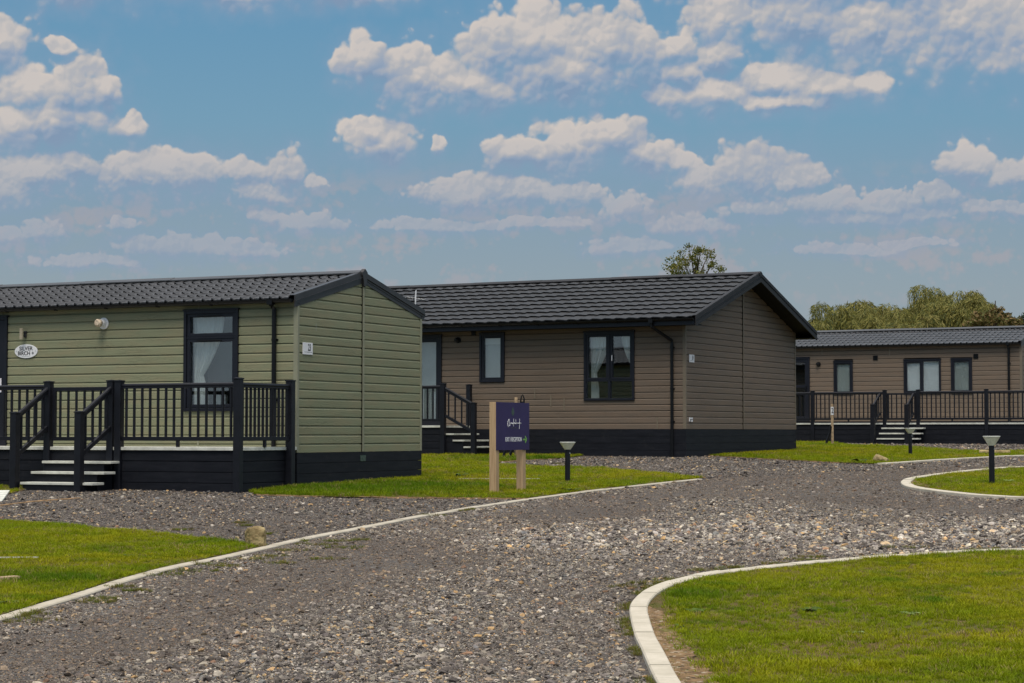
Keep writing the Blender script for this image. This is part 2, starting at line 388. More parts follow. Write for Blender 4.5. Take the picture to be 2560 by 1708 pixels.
# ------------------------------------------------------------------ walls of shiplap boards
def board_wall(fr, name, m, length, z0, ztop, pitch, axis, sign, openings=(), org=0., clip=None, other=0.):
    """axis 'x': wall along x from org to org+length in plane y=other, outward normal -y*sign ; axis 'y' likewise outward +x"""
    mb = MB(); n = int(math.ceil((ztop-z0)/pitch)); d = .012
    for i in range(n):
        a = z0+i*pitch; b = a+pitch; mid = (a+b)/2
        segs = [(org, org+length)]
        for (o0, o1, p0, p1) in openings:
            if p0 < mid < p1:
                ns = []
                for (s0, s1) in segs:
                    if o1 <= s0 or o0 >= s1: ns.append((s0, s1)); continue
                    if o0 > s0: ns.append((s0, o0))
                    if o1 < s1: ns.append((o1, s1))
                segs = ns
        tw = .0015*math.sin(i*2.3)
        prof = [(d+tw, a), (d, b-.034), (-.006, b-.009), (-.006, b), (-.06, b), (-.06, a)]
        for (s0, s1) in segs:
            if axis == 'x': mb.prism([(other-p*sign, z) for p, z in prof], 'x', s0, s1)
            else: mb.prism([(other+p*sign, z) for p, z in prof], 'y', s0, s1)
    # joints: thin vertical cover pieces are separate
    o = mb.build(name, m, fr)
    if clip:
        bm = bmesh.new(); bm.from_mesh(o.data)
        for (co, no) in clip:
            co = Vector(co)-fr.org
            geom = bm.verts[:]+bm.edges[:]+bm.faces[:]
            bmesh.ops.bisect_plane(bm, geom=geom, plane_co=co, plane_no=Vector(no), clear_outer=True)
        bm.to_mesh(o.data); bm.free()
    return o
def tile_roof(fr, name, m, x0, x1, ye, ze, ym, zm, rows, wave, amp, step, scr, kind, ucut=.022):
    """tiled sheet from the eave (ye, ze) to the ridge (ym, zm)"""
    L = math.hypot(ym-ye, zm-ze); uy, uz = (ym-ye)/L, (zm-ze)/L; ny, nz = -uz*(1 if ym > ye else -1)*1, abs(uy)
    if ym < ye: ny = uz
    nx = 10; cols = int((x1-x0)/wave*nx); rp = L/rows
    vs = []; fs = []
    def h(u):
        t = u % 1.0
        if kind == 'pan':
            return math.exp(-((t-.72)/.13)**2)+.25*math.exp(-((t-.25)/.3)**2)
        return .5+.5*math.sin(2*math.pi*t)+.18*math.sin(4*math.pi*t+.8)
    bs = []
    for r in range(rows):
        bs += [(r*rp, 1.0), (r*rp+rp*.5, .45), ((r+1)*rp+(ucut if r < rows-1 else 0), -.12)]
    bs[0] = (-.02, 1.0)
    W_ = cols+1
    for (b, st) in bs:
        for c in range(W_):
            x = x0+(x1-x0)*c/cols; u = x/wave
            hh = h(u); off = amp*hh+st*(step+scr*hh)
            bb = b + (0 if st < .9 else (-.030*hh if kind == 'pan' else -.012*hh))
            vs.append((x, ye+uy*bb+ny*off, ze+uz*bb+nz*off))
    for r in range(len(bs)-1):
        for c in range(W_-1): fs.append((r*W_+c, r*W_+c+1, (r+1)*W_+c+1, (r+1)*W_+c))
    k = len(vs)      # front lip at the eave
    for c in range(W_):
        x = x0+(x1-x0)*c/cols; v = vs[c]; vs.append((v[0], v[1]+.004*(1 if ym > ye else -1), v[2]-.022))
    for c in range(W_-1): fs.append((k+c, k+c+1, c+1, c))
    me_b = MB(); me_b.add(vs, fs)
    o = me_b.build(name, m, fr, smooth=False)
    return o
def curtain_mesh(x0, x1, z0, z1, y, w_top, w_tie, z_tie, side, w_bot=None):
    """gathered curtain hanging from z1, narrowing to the tie at z_tie; side -1 = hangs against x0, +1 = against x1"""
    mb = MB(); nx, nz = 40, 24; vs = []; fs = []; w_bot = w_bot or w_tie*1.4
    for j in range(nz+1):
        z = z1+(z0-z1)*j/nz
        if z > z_tie:
            t = (z1-z)/(z1-z_tie); w = w_top+(w_tie-w_top)*(t**1.8)
        else: t = (z_tie-z)/max(1e-3, z_tie-z0); w = w_tie+(w_bot-w_tie)*min(1, t*1.5)
        for i in range(nx+1):
            u = i/nx; dx = w*u; x = x0+dx if side < 0 else x1-dx
            fold = .018*math.sin(u*26+1.2*math.sin(u*9))+.008*math.sin(u*51)
            vs.append((x, y+fold*min(1, w/.25+.3), z))
    for j in range(nz):
        for i in range(nx): a = j*(nx+1)+i; fs.append((a, a+1, a+nx+2, a+nx+1))
    return mb.add(vs, fs)
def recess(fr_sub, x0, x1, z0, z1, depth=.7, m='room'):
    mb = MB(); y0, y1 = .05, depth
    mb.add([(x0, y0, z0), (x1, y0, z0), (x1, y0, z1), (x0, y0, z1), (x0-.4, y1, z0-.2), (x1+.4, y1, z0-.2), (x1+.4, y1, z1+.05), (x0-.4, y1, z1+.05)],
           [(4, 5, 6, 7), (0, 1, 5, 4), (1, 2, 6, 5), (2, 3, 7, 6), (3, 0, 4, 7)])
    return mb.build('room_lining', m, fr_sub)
def pane(fr_sub, x0, x1, z0, z1, y=.012, name='pane'):
    return MB().box(x0, x1, y, y+.004, z0, z1).build(name, 'glass', fr_sub)
def window_frame(fr, name, x0, x1, z0, z1, w=.055, y0=-.045):
    mb = ring_box(x0, x1, z0, z1, y0, .06, w)
    mb.box(x0-.012, x1+.012, y0-.012, .02, z1-.004, z1+.022)      # drip head
    o = mb.build(name, 'frame', fr, bevel=.005); return subp(o, fr)
def sash(mb, x0, x1, z0, z1, w=.05, y0=-.028):
    ring_box(x0, x1, z0, z1, y0, .03, w, mb)
def half_slab(mb, ye, ze, ym, zm, th, xa, xb, yout=0):
    mb.prism([(ye, ze), (ym, zm), (ym, zm-th), (ye, ze-th)], 'x', xa, xb)
# ------------------------------------------------------------------ a holiday lodge
def lodge(P, yaw, zb, length, width, zs, ze, e, v, zr, roofm, wallm, trimm, vergem, label, rows, wave, amp, step, scr, kind, openings, strips, nboard=.133, cat='lodge', soffit=False, gut_drop=0., pipe_s=.36, zwall=None):
    fr = Frame('holiday_lodge', P, yaw, zb, (-length/2, width/2)); tag(fr.o, label, cat, 'static holiday lodges on the site')
    hw = width/2; zwt = zwall or ze
    sl = (zr-ze)/(hw+e); inner_top = lambda y: ze+sl*(y+e)
    openx = [(-b, -a, c, d) for (a, b, c, d) in openings]
    zwf = ze+sl*e-.05
    board_wall(fr, 'front_wall', wallm, length, zs, zwf, nboard, 'x', 1, openx, org=-length, clip=[((0, 0, zwf), (0, 0, 1))])
    cl = [((0, -e, ze-.05), (0, -sl, 1)), ((0, width+e, ze-.05), (0, sl, 1))]
    board_wall(fr, 'gable_wall', wallm, width, zs, zr, nboard, 'y', 1, (), org=0, clip=cl)
    board_wall(fr, 'rear_wall', wallm, length, zs, zwf, nboard, 'x', -1, (), org=-length, other=width, clip=[((0, 0, zwf), (0, 0, 1))])
    board_wall(fr, 'gable_wall', wallm, width, zs, zr, nboard, 'y', -1, (), org=0, other=-length, clip=cl)
    # skirt boards
    mb = MB(); zg = zb-.15; n = 4; hgt = (zs-.006-zg)
    hts = [zs-.006-i*.152 for i in range(6)]
    for i in range(5):
        a, b = hts[i+1], hts[i]
        if b < zg: break
        a = max(a, zg)
        for (x0, x1, y0, y1) in ((-length, .018, -.018, .02), (-length, .018, width-.02, width+.018)):
            mb.box(x0, x1, y0, y1, a+.005, b)
        for (x0, x1) in ((-.02, .016), (-length-.016, -length+.02)):
            mb.box(x0, x1, .02, width-.02, a+.005, b)
    mb.box(-length+.03, -.024, .024, width-.024, zg, zs-.02)
    mb.build('skirting', 'skirt', fr, bevel=.002)
    # corner trims
    for (x, y) in ((0, 0), (0, width), (-length, 0), (-length, width)):
        sx = 1 if x == 0 else -1; sy = -1 if y == 0 else 1
        m2 = MB(); zt = ze+sl*e-.06
        m2.box(x, x+sx*.022, y+sy*.021, y-sy*.032, zs, zt); m2.box(x-sx*.05, x+sx*.001, y, y+sy*.0205, zs, zt)
        m2.build('corner_trim', trimm, fr, bevel=.003)
    # vertical strip on the gable and cover strips on the front
    zt_ = inner_top(min(strips[0], width-strips[0]))-.10; m2 = MB(); m2.box(0, .030, strips[0]-.022, strips[0]+.022, zs, zt_); st_ = subp(m2.build('cover_strip', trimm, fr), fr)
    MB().box(0, .020, strips[0]-.036, strips[0]-.0225, zs, zt_).build('shadow_gap', 'black', st_)
    for (s, a, b) in strips[1:]:
        MB().box(-s-.016, -s+.016, -.019, 0, a, b).build('cover_strip', trimm, fr)
    # roof: deck slab, sheets
    x0, x1 = -length-v, v
    mb = MB()
    if soffit:
        mb.prism([(-e+.02, ze-.03), (hw, zr-.03), (width+e-.02, ze-.03), (width+e-.02, ze-.14), (hw, zr-.14), (-e+.02, ze-.14)], 'x', x0+.03, x1-.035)
        mb.box(x0+.03, x1-.034, -e+.02, -.013, ze-.165, ze-.14); mb.box(x0+.03, x1-.034, width+.013, width+e-.02, ze-.165, ze-.14)
    else:
        mb.prism([(-e+.01, ze-.03), (hw, zr-.03), (width+e-.01, ze-.03), (width+e-.01, ze-.05), (hw, zr-.05), (-e+.01, ze-.05)], 'x', x0+.02, x1-.01)
    mb.build('soffit', 'soffit', fr)
    tile_roof(fr, 'tiled_roof', roofm, x0+.04, x1-.06, -e-.01, ze-.012, hw, zr-.015, rows, wave, amp, step, scr, kind)
    tile_roof(fr, 'tiled_roof', roofm, x0+.04, x1-.06, width+e+.01, ze-.012, hw, zr-.015, rows, wave, amp, step, scr, kind)
    # ridge cap
    rw = .15; mb = MB(); top = zr+.045
    lapn = int(length/1.9)
    for i in range(lapn+1):
        xa = x0+.0+(x1-x0-.02)*i/(lapn+1); xb = x0+(x1-x0-.02)*(i+1)/(lapn+1)+.03; dz = .004*(i % 2)
        mb.prism([(hw-rw, top-sl*rw-.005+dz), (hw-.03, top+dz-.004), (hw, top+.008+dz), (hw+.03, top+dz-.004), (hw+rw, top-sl*rw-.005+dz), (hw+rw, top-sl*rw-.022+dz), (hw, top-.02+dz), (hw-rw, top-sl*rw-.022+dz)], 'x', xa, min(xb, x1-.01))
    rc = subp(mb.build('ridge_cap', roofm if roofm == 'roofgrey' else 'vergedark', fr), fr)
    # verges
    dn = .145 if not soffit else .19
    for xs, sg in ((x1, 1), (x0, -1)):
        for side in (0, 1):
            f = (lambda y: y) if side == 0 else (lambda y: width-y)
            mb = MB()
            a, b = -e-.015, hw
            za, zb_ = ze+.02, zr+.02+.015*sl
            hi = lambda y: ze+sl*(y+e)
            P4 = lambda t0, t1: [(f(a), hi(a)+t0), (f(b), hi(b)+t0), (f(b), hi(b)+t1), (f(a), hi(a)+t1)]
            mb.prism(P4(.036, .030), 'x', xs-sg*.085, xs+sg*.004)            # flashing lying on the tiles
            mb.prism(P4(.0295, -.045), 'x', xs-sg*.012, xs+sg*.012)
            mb.prism(P4(-.045, -.056), 'x', xs-sg*.012, xs+sg*.022)
            mb.prism(P4(-.0565, -dn*.62), 'x', xs-sg*.012, xs+sg*.008)
            mb.prism(P4(-dn*.625, -dn), 'x', xs-sg*.012, xs+(sg*.002 if not soffit else sg*.018))
            mb.build('bargeboard', vergem, fr)
        if not soffit:
            m3 = MB(); t = zr+.075
            m3.prism([(hw, t), (hw+.075, t-.055), (hw+.08, t-.10), (hw+.045, t-.20), (hw+.03, t-.27), (hw, t-.285), (hw-.03, t-.27), (hw-.045, t-.20), (hw-.08, t-.10), (hw-.075, t-.055)], 'x', xs-sg*.03, xs+sg*.035)
            m3.build('finial', vergem, fr, bevel=.004)
        else:
            m3 = MB(); t = zr+.055
            m3.prism([(hw, t), (hw+.09, t-.045), (hw+.07, t-.11), (hw, t-.14), (hw-.07, t-.11), (hw-.09, t-.045)], 'x', xs-sg*.03, xs+sg*.022); m3.build('finial', vergem, fr, bevel=.004)
    # gutter (half round) with brackets
    for side in (0, 1):
        yg = -e-.055 if side == 0 else width+e+.055
        mb = MB(); r = .052; n = 9; zt = ze-.028
        prof = [(yg+r*math.cos(math.pi+math.pi*k/n), zt+r*math.sin(math.pi+math.pi*k/n)*1.05) for k in range(n+1)]
        prof += [(yg+(r-.006)*math.cos(math.pi*2-math.pi*k/n), zt+(r-.006)*math.sin(math.pi*2-math.pi*k/n)*1.05) for k in range(n+1)]
        mb.prism(prof, 'x', x0+.03, x1-.03)
        for xx in (x0+.03, x1-.03): mb.prism([(yg+r*math.cos(math.pi+math.pi*k/n), zt+r*math.sin(math.pi+math.pi*k/n)*1.05) for k in range(n+1)], 'x', xx-.003, xx+.003)
        g = subp(mb.build('gutter', 'black', fr), fr)
        i = -1.4
        while i > -length and side == 0:
            mb = MB(); mb.prism([(yg-r-.006, zt+.004), (yg-r*.5, zt-r-.012), (yg+r*.5, zt-r-.012), (yg+r+.012, zt+.004), (yg+r, zt-.004), (yg-r, zt-.004)], 'x', i-.018, i+.018); i -= .95; mb.build('gutter_bracket', 'black', g)
        if soffit:
            yf = -e+.0 if side == 0 else width+e
            MB().box(x0+.03, x1-.03, yf-.02, yf+.02, ze-.17, ze-.03).build('fascia', 'frame', fr)
    return fr
def downpipe(fr, s, yg, ztop, zbot, offset, r=.034, jog=0.):
    mb = MB(); x = -s
    mb.box(x-.045-jog, x+.045-jog, yg-.05, yg+.05, ztop-.10, ztop-.015)
    if jog: pts = [(x-jog, yg, ztop-.09), (x-jog, yg, ztop-.17), (x-.0, -.055, ztop-.46), (x, -.055, ztop-.55), (x, -.055, zbot)]
    else: pts = [(x, yg, ztop-.03), (x, yg+.0, ztop-.10), (x, -.055, ztop-.16), (x, -.055, zbot)]
    mb.tube(pts, r, 10)
    for z in (ztop-.62, ztop-1.5, ztop-2.2): mb.tube([(x, -.055, z), (x, -.055, z+.03)], r+.006, 10); mb.box(x-.05, x+.05, -.03, -.012, z+.002, z+.028)
    return mb.build('downpipe', 'black', fr, smooth=False)
def round_vent(fr, s, z, m='black', r=.07):
    mb = MB(); mb.tube([(-s, -.012, z), (-s, -.035, z)], r, 20); mb.tube([(-s, -.035, z), (-s-.02, -.075, z+.006), (-s-.03, -.10, z+.004)], [r*.8, r*.72, r*.55], 16)
    return mb.build('wall_vent', m, fr)
def square_vent(fr, s, z, w=.065):
    mb = ring_box(-s-w, -s+w, z-w, z+w, -.03, 0, .012)
    for i in range(5): zz = z-w+.02+i*(2*w-.04)/5; mb.box(-s-w+.012, -s+w-.012, -.026, -.004, zz, zz+.012)
    mb.box(-s-w+.01, -s+w-.01, -.014, -.006, z-w+.01, z+w-.01)
    return mb.build('wall_vent', 'black', fr)
# plan frames (corner point of front and gable wall) -------------------------
P23 = (-3.1195, 29.0); A23 = R(25.5); P24 = (3.689, 42.6); A24 = R(28.0); P25 = (14.656, 57.5); A25 = R(27.0)
# ================================================================== green lodge
g23 = lodge(P23, A23, .60, 10.5, 3.79, 1.13, 3.385, .085, .02, 3.865, 'roofgrey', 'green', 'greentrim', 'verge',
    'sage green boarded lodge with grey tiled roof and white flue, nearest to the road', 6, .167, .022, .006, .020, 'pan',
    [(.999, 1.948, 1.742, 3.235), (5.282, 6.25, 1.15, 3.229)], [1.895, (1.70, 3.25, 3.36), (1.70, 1.13, 1.74), (5.40, 3.235, 3.36)])
yg = -.085-.055
downpipe(g23, .36, yg, 3.38, .60, 0)
# window
wf = window_frame(g23, 'window', -1.955, -.995, 1.735, 3.235, .05)
mb = MB(); sash(mb, -1.90, -1.05, 2.845, 3.185, .05); mb.build('sash', 'frame', wf, bevel=.004)
mb = MB(); sash(mb, -1.90, -1.05, 1.79, 2.815, .05); mb.build('sash', 'frame', wf, bevel=.004)
MB().box(-1.90, -1.05, -.035, .05, 2.816, 2.844).build('transom', 'frame', wf)
for z in (3.155, 2.787): MB().box(-1.72, -1.28, -.042, -.028, z-.008, z+.010).build('vent_strip', 'black', wf, bevel=.003)
pane(wf, -1.85, -1.10, 2.895, 3.135); pane(wf, -1.85, -1.10, 1.84, 2.765)
recess(wf, -1.9, -1.05, 1.78, 3.18, .8)
curtain_mesh(-1.87, -1.08, 1.84, 3.15, .12, .52, .16, 2.28, -1, .24).build('curtain', 'curtain', wf, smooth=True)
curtain_mesh(-1.87, -1.08, 2.70, 3.15, .12, .06, .02, 2.75, 1, .02).build('curtain', 'curtain', wf, smooth=True)
MB().box(-1.75, -1.06, .30, .32, 2.06, 3.17).build('blind', 'greypanel', wf)
mb = MB(); mb.box(-1.62, -1.42, .25, .35, 1.80, 1.98); mb.box(-1.30, -1.12, .25, .33, 1.80, 2.0); mb.build('ornament', 'curtaindim', wf)
# door
df = window_frame(g23, 'door', -6.25, -5.275, 1.15, 3.235, .05)
MB().box(-6.20, -5.325, -.03, .02, 1.20, 3.18).build('leaf', 'frame', df, bevel=.004)
mb = MB(); mb.box(-5.405, -5.375, -.045, -.03, 2.05, 2.27); mb.box(-5.50, -5.38, -.075, -.055, 2.13, 2.155); mb.box(-5.40, -5.38, -.075, -.04, 2.13, 2.155); mb.build('handle', 'white', df, bevel=.003)
# wall lamp and flue
mb = MB(); mb.tube([(-4.93, -.115, 2.87), (-4.93, -.115, 3.04)], .030, 16); lp = subp(mb.build('wall_lamp', 'beige', g23), g23)
MB().box(-4.955, -4.905, -.035, -.012, 2.90, 3.00).box(-4.94, -4.92, -.10, -.03, 2.915, 2.935).box(-4.94, -4.92, -.10, -.03, 2.965, 2.985).build('bracket', 'verge', lp, bevel=.003)
mb = MB(); c = Vector((-3.43, -.012, 3.085)); mb.tube([c, c+Vector((0, -.02, 0))], .088, 24); mb.tube([c+Vector((0, -.02, 0)), c+Vector((0, -.10, 0))], .060, 20)
fl = subp(mb.build('flue', 'white', g23), g23)
MB().tube([c+Vector((0, -.10, 0)), c+Vector((0, -.125, 0))], .050, 20).build('flue_cage', 'black', fl)
MB().tube([c+Vector((0, -.125, 0)), c+Vector((0, -.165, 0)), c+Vector((0, -.19, 0))], [.058, .060, .040], 20).build('flue_cap', 'rust', fl)
MB().box(.016, .022, 1.82, 1.985, .985, 1.075).build('data_plate', mat('faded_green_plate', (.05, .075, .06), .5, .4, var=.5, vscale=30), g23)
mb = MB(); mb.box(.0125, .0145, .505, .512, 2.915, 3.03); mb.build('pale_scratch', 'curtaindim', g23)
# name plaque
fp = Frame('name_plaque', P23, A23, 2.58, (-4.91, -.02)); tag(fp.o, 'white oval plaque reading SILVER BIRCH + on the green wall', 'plaque')
mb = MB(); a, b = .222, .108; ell = [(-4.91+a*math.cos(t*math.pi/24), 2.686+b*math.sin(t*math.pi/24)) for t in range(48)]
mb.prism(ell, 'y', -.026, -.013); mb.build('board', 'white', fp, bevel=.003)
def flat_text(s, x, z, size, y, fr, m, sx=1., nm='lettering', space=1., ext=.001, rot=None):
    vs, fs = text_mesh(s, size, ext, sx, space); mb = MB()
    mb.add([(x+a_, y-c_, z+b_) for a_, b_, c_ in vs], fs); return mb.build(nm, m, fr)
flat_text('SILVER', -4.91, 2.726, .086, -.0275, fp, 'ink', 1.05, ext=.0012)
flat_text('BIRCH +', -4.91, 2.652, .086, -.0275, fp, 'ink', 1.0, ext=.0012)
mb = MB(); mb.box(-4.99, -4.83, -.0272, -.0262, 2.604, 2.608); mb.build('rule_line', 'curtaindim', fp)
for sx in (-1, 1): MB().tube([(-4.91+sx*.185, -.026, 2.686), (-4.91+sx*.185, -.030, 2.686)], .007, 8).build('screw_head', 'chrome', fp)
def plate(P, A, y, z, w, h, txt, label):
    f = Frame('number_plate', P, A, z-h/2, (.03, y)); tag(f.o, label, 'number plate', 'house number plates on the gables')
    MB().box(.013, .025, y-w/2, y+w/2, z-h/2, z+h/2).build('board', 'white', f, bevel=.002)
    vs, fs = text_mesh(txt, h*.80, .0008, .60, 1., .015); mb = MB(); mb.add([(.026+c_, y+a_+w*.16, z+b_+h*.08) for a_, b_, c_ in vs], fs); mb.build('lettering', 'ink', f)
    mb = MB(); mb.box(.0253, .0262, y-w*.36, y+w*.40, z-h*.30, z-h*.275); mb.build('rule_line', 'ink', f)
plate(P23, A23, .262, 2.648, .27, .175, '23', 'white plate numbered 23 on the green gable wall')
plate(P24, A24, .315, 3.010, .27, .165, '24', 'white plate numbered 24 on the brown gable wall')
# ================================================================== brown lodge with steep roof
g24 = lodge(P24, A24, .92, 12.2, 6.78, 1.50, 3.865, .40, .42, 5.035, 'roofdark', 'brown', 'browntrim', 'vergedark',
    'large brown boarded lodge with steep dark tiled roof and deep gable overhang', 10, .285, .014, .025, .006, 'wave',
    [(4.36, 4.983, 2.557, 3.63), (1.183, 2.374, 2.12, 3.60), (5.98, 7.6, 1.55, 3.62)], [3.33, (3.2, 2.0, 2.25), (.644, 1.5, 1.75), (2.874, 1.9, 2.17), (3.6, 2.17, 2.4)], soffit=True)
downpipe(g24, .284, -.455, 3.845, .85, 0, jog=.30)
wf = window_frame(g24, 'window', -2.385, -1.175, 2.115, 3.61, .055)
MB().box(-1.80, -1.755, -.04, .05, 2.17, 3.555).build('mullion', 'frame', wf); MB().box(-2.33, -1.23, -.035, .05, 2.535, 2.565).build('transom', 'frame', wf)
for (a, b) in ((-2.33, -1.802), (-1.753, -1.23)):
    mb = MB(); sash(mb, a, b, 2.567, 3.555, .05); mb.build('sash', 'frame', wf, bevel=.004)
    pane(wf, a+.05, b-.05, 2.617, 3.505)
    pane(wf, a, b, 2.17, 2.535)
MB().box(-1.71, -1.695, -.05, -.03, 2.98, 3.10).build('handle', 'white', wf)
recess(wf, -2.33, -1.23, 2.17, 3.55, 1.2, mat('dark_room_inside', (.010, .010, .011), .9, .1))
curtain_mesh(-2.28, -1.80, 2.17, 3.52, .12, .44, .13, 2.72, -1, .19).build('curtain', 'curtain', wf, smooth=True)
curtain_mesh(-1.75, -1.28, 2.85, 3.52, .12, .27, .03, 2.86, 1, .03).build('curtain', 'curtain', wf, smooth=True)
wf = window_frame(g24, 'window', -4.99, -4.355, 2.55, 3.64, .055)
mb = MB(); sash(mb, -4.935, -4.41, 2.605, 3.585, .05); mb.build('sash', 'frame', wf, bevel=.004)
pane(wf, -4.885, -4.46, 2.655, 3.535); recess(wf, -4.93, -4.41, 2.6, 3.58, .3)
MB().box(-4.9, -4.44, .10, .11, 2.62, 3.45).build('blind', 'blindgrey', wf); MB().box(-4.9, -4.44, .08, .095, 3.40, 3.56).build('blind_box', 'curtain', wf)
wf = window_frame(g24, 'patio_door', -7.6, -5.975, 1.55, 3.625, .06)
for (a, b) in ((-7.54, -6.80), (-6.78, -6.035)):
    mb = MB(); sash(mb, a, b, 1.61, 3.565, .085); mb.build('leaf', 'frame', wf, bevel=.004)
    pane(wf, a+.085, b-.085, 1.70, 3.48)
recess(wf, -7.5, -6.04, 1.6, 3.55, 1.0); MB().box(-7.5, -6.1, .25, .27, 1.62, 3.5).build('blind', 'blindgrey', wf)
round_vent(g24, 5.55, 3.51); square_vent(g24, 5.15, 3.665, .055)
mb = MB(); mb.box(.012, .03, .17, .34, 1.715, 1.745); mb.box(.012, .03, .17, .195, 1.66, 1.715); mb.box(.012, .045, .25, .30, 1.655, 1.70); mb.build('socket', 'white', g24); MB().box(.012, .036, .195, .34, 1.70, 1.714).build('socket_cover', 'black', g24)
# ================================================================== far lodge on the right
def far_window(s0, s1, z0, z1, blind, mid=None):
    w = window_frame(g25, 'window', -s1-.005, -s0+.005, z0, z1, .055)
    cols = [(-s1+.05, -s0-.05)] if not mid else [(-s1+.05, -mid-.03), (-mid+.03, -s0-.05)]
    if mid: MB().box(-mid-.03, -mid+.03, -.04, .05, z0+.05, z1-.05).build('mullion', 'frame', w)
    for i, (a, b) in enumerate(cols):
        if i == 0: mb = MB(); sash(mb, a, b, z0+.05, z1-.05, .045); mb.build('sash', 'frame', w, bevel=.004); q = .045
        else: q = 0
        pane(w, a+q, b-q, z0+.05+q, z1-.05-q)
    recess(w, -s1+.05, -s0-.05, z0+.05, z1-.05, .3)
    mb = MB(); nb = 24; xa, xb = -s1+.04, -s0-.04
    vs = []; fs = []
    for j in range(9):
        for i in range(nb+1): vs.append((xa+(xb-xa)*i/nb, .026+.005*math.sin(i*1.3+j*.7)+.003*math.sin(j*2.1+i*.2), z0+.04+(z1-z0-.08)*j/8))
    for j in range(8):
        for i in range(nb): a = j*(nb+1)+i; fs.append((a, a+1, a+nb+2, a+nb+1))
    mb.add(vs, fs); mb.build('blind', blind, w, smooth=True)
    return w
g25 = lodge(P25, A25, 1.06, 11.0, 3.79, 1.76, 4.035, .085, .02, 4.545, 'roofgrey', 'brown', 'browntrim', 'verge',
    'low brown boarded lodge at the far right with white blinds in its windows', 6, .167, .022, .006, .020, 'pan',
    [(5.011, 5.594, 2.56, 3.56), (2.348, 3.448, 2.56, 3.565), (1.429, 2.04, 2.56, 3.575), (6.358, 7.2, 1.76, 3.68)],
    [1.895, (5.96, 3.75, 3.97), (3.88, 3.72, 3.97)])
downpipe(g25, .352, -.14, 4.03, 1.0, 0)
far_window(5.011, 5.594, 2.56, 3.56, 'blindgrey'); far_window(2.348, 3.448, 2.56, 3.565, 'blind', 2.896)
w3 = far_window(1.429, 2.04, 2.56, 3.575, 'blindgrey'); MB().box(-1.58, -1.53, .045, .05, 2.66, 2.72).build('sticker', 'yellow', w3)
df = window_frame(g25, 'door', -7.2, -6.35, 1.76, 3.69, .05)
mb = MB(); sash(mb, -7.15, -6.40, 1.81, 3.64, .10); mb.box(-7.05, -6.5, -.028, .03, 2.78, 2.86); mb.build('leaf', 'frame', df, bevel=.004)
pane(df, -7.05, -6.5, 2.86, 3.54); pane(df, -7.05, -6.5, 1.91, 2.78); recess(df, -7.1, -6.45, 1.8, 3.6, .6)
MB().box(-6.47, -6.44, -.045, -.028, 2.62, 2.84).box(-6.56, -6.45, -.075, -.055, 2.72, 2.745).box(-6.47, -6.45, -.07, -.03, 2.72, 2.745).build('handle', 'black', df)
round_vent(g25, 6.07, 3.48); square_vent(g25, 4.31, 3.643, .07); square_vent(g25, 1.312, 3.638, .07)
# ================================================================== decks with railings
def post(fr, x, y, z0, z1, w=.105, par=None):
    o = MB().box(x-w/2, x+w/2, y-w/2, y+w/2, z0, z1-.03).build('post', 'post', fr, bevel=.008)
    c = MB(); h = w/2+.006; c.add([(x-h, y-h, z1-.03), (x+h, y-h, z1-.03), (x+h, y+h, z1-.03), (x-h, y+h, z1-.03), (x-h, y-h, z1-.012), (x+h, y-h, z1-.012), (x+h, y+h, z1-.012), (x-h, y+h, z1-.012), (x, y, z1)],
        [(3, 2, 1, 0), (0, 1, 5, 4), (1, 2, 6, 5), (2, 3, 7, 6), (3, 0, 4, 7), (4, 5, 8), (5, 6, 8), (6, 7, 8), (7, 4, 8)])
    c.build('post_cap', 'post', subp(o, fr)); return o
def rail_run(fr, a, b, zd, top, foot=True, lowz=.12, spacing=.1375, bw=.036):
    """horizontal rail between plan points a and b: handrail, bottom rail, balusters"""
    a = Vector(a); b = Vector(b); d = (b-a); L = d.length; d /= L; A = lambda t, z: (a.x+d.x*t, a.y+d.y*t, z)
    m1 = MB(); m1.beam(A(.05, top-.028), A(L-.05, top-.028), .045, .056); m1.tube([A(.05, top-.012), A(L-.05, top-.012)], .030, 8); m1.build('handrail', 'post', fr, bevel=.004)
    MB().beam(A(.05, zd+lowz-.0), A(L-.05, zd+lowz-.0), .05, .058).build('bottom_rail', 'post', fr, bevel=.005)
    n = max(1, int(round((L-.12)/spacing))); st = (L-.10)/n
    for i in range(n):
        t = .05+st*(i+.5)
        x, y, _ = A(t, 0)
        m3 = MB(); m3.tube([(x, y, zd+lowz+.025), (x, y, top-.05)], bw/2*1.12, 8); m3.build('baluster', 'post', fr)
    if foot and L > 1.2: x, y, _ = A(L/2, 0); MB().box(x-.02, x+.02, y-.02, y+.02, zd, zd+lowz-.029).build('rail_foot', 'post', fr)
def stair_rail(fr, lo, hi, zlo, zhi, gap=.70, n=4):
    """sloping rail from the newel (lo) up to the deck post (hi)"""
    lo = Vector(lo); hi = Vector(hi); a = Vector((lo.x, lo.y, zlo)); b = Vector((hi.x, hi.y, zhi)); d = (b-a)
    e_ = Vector((d.x, d.y, 0)).normalized()*.055; sl_ = d.z/Vector((d.x, d.y, 0)).length
    a2 = a+e_+Vector((0, 0, sl_*.055)); b2 = b-e_-Vector((0, 0, sl_*.055))
    m1 = MB(); m1.beam(a2-Vector((0, 0, .03)), b2-Vector((0, 0, .03)), .045, .06); m1.tube([a2, b2], .030, 8)
    m1.build('stair_handrail', 'post', fr, bevel=.003)
    g_ = Vector((0, 0, gap)); MB().beam(a2-g_, b2-g_, .05, .06).build('stair_bottom_rail', 'post', fr, bevel=.003)
    for i in range(n):
        t = (i+.5)/n; p = a2.lerp(b2, t); MB().tube([p-g_, p-Vector((0, 0, .03))], .019, 8).build('baluster', 'post', fr)
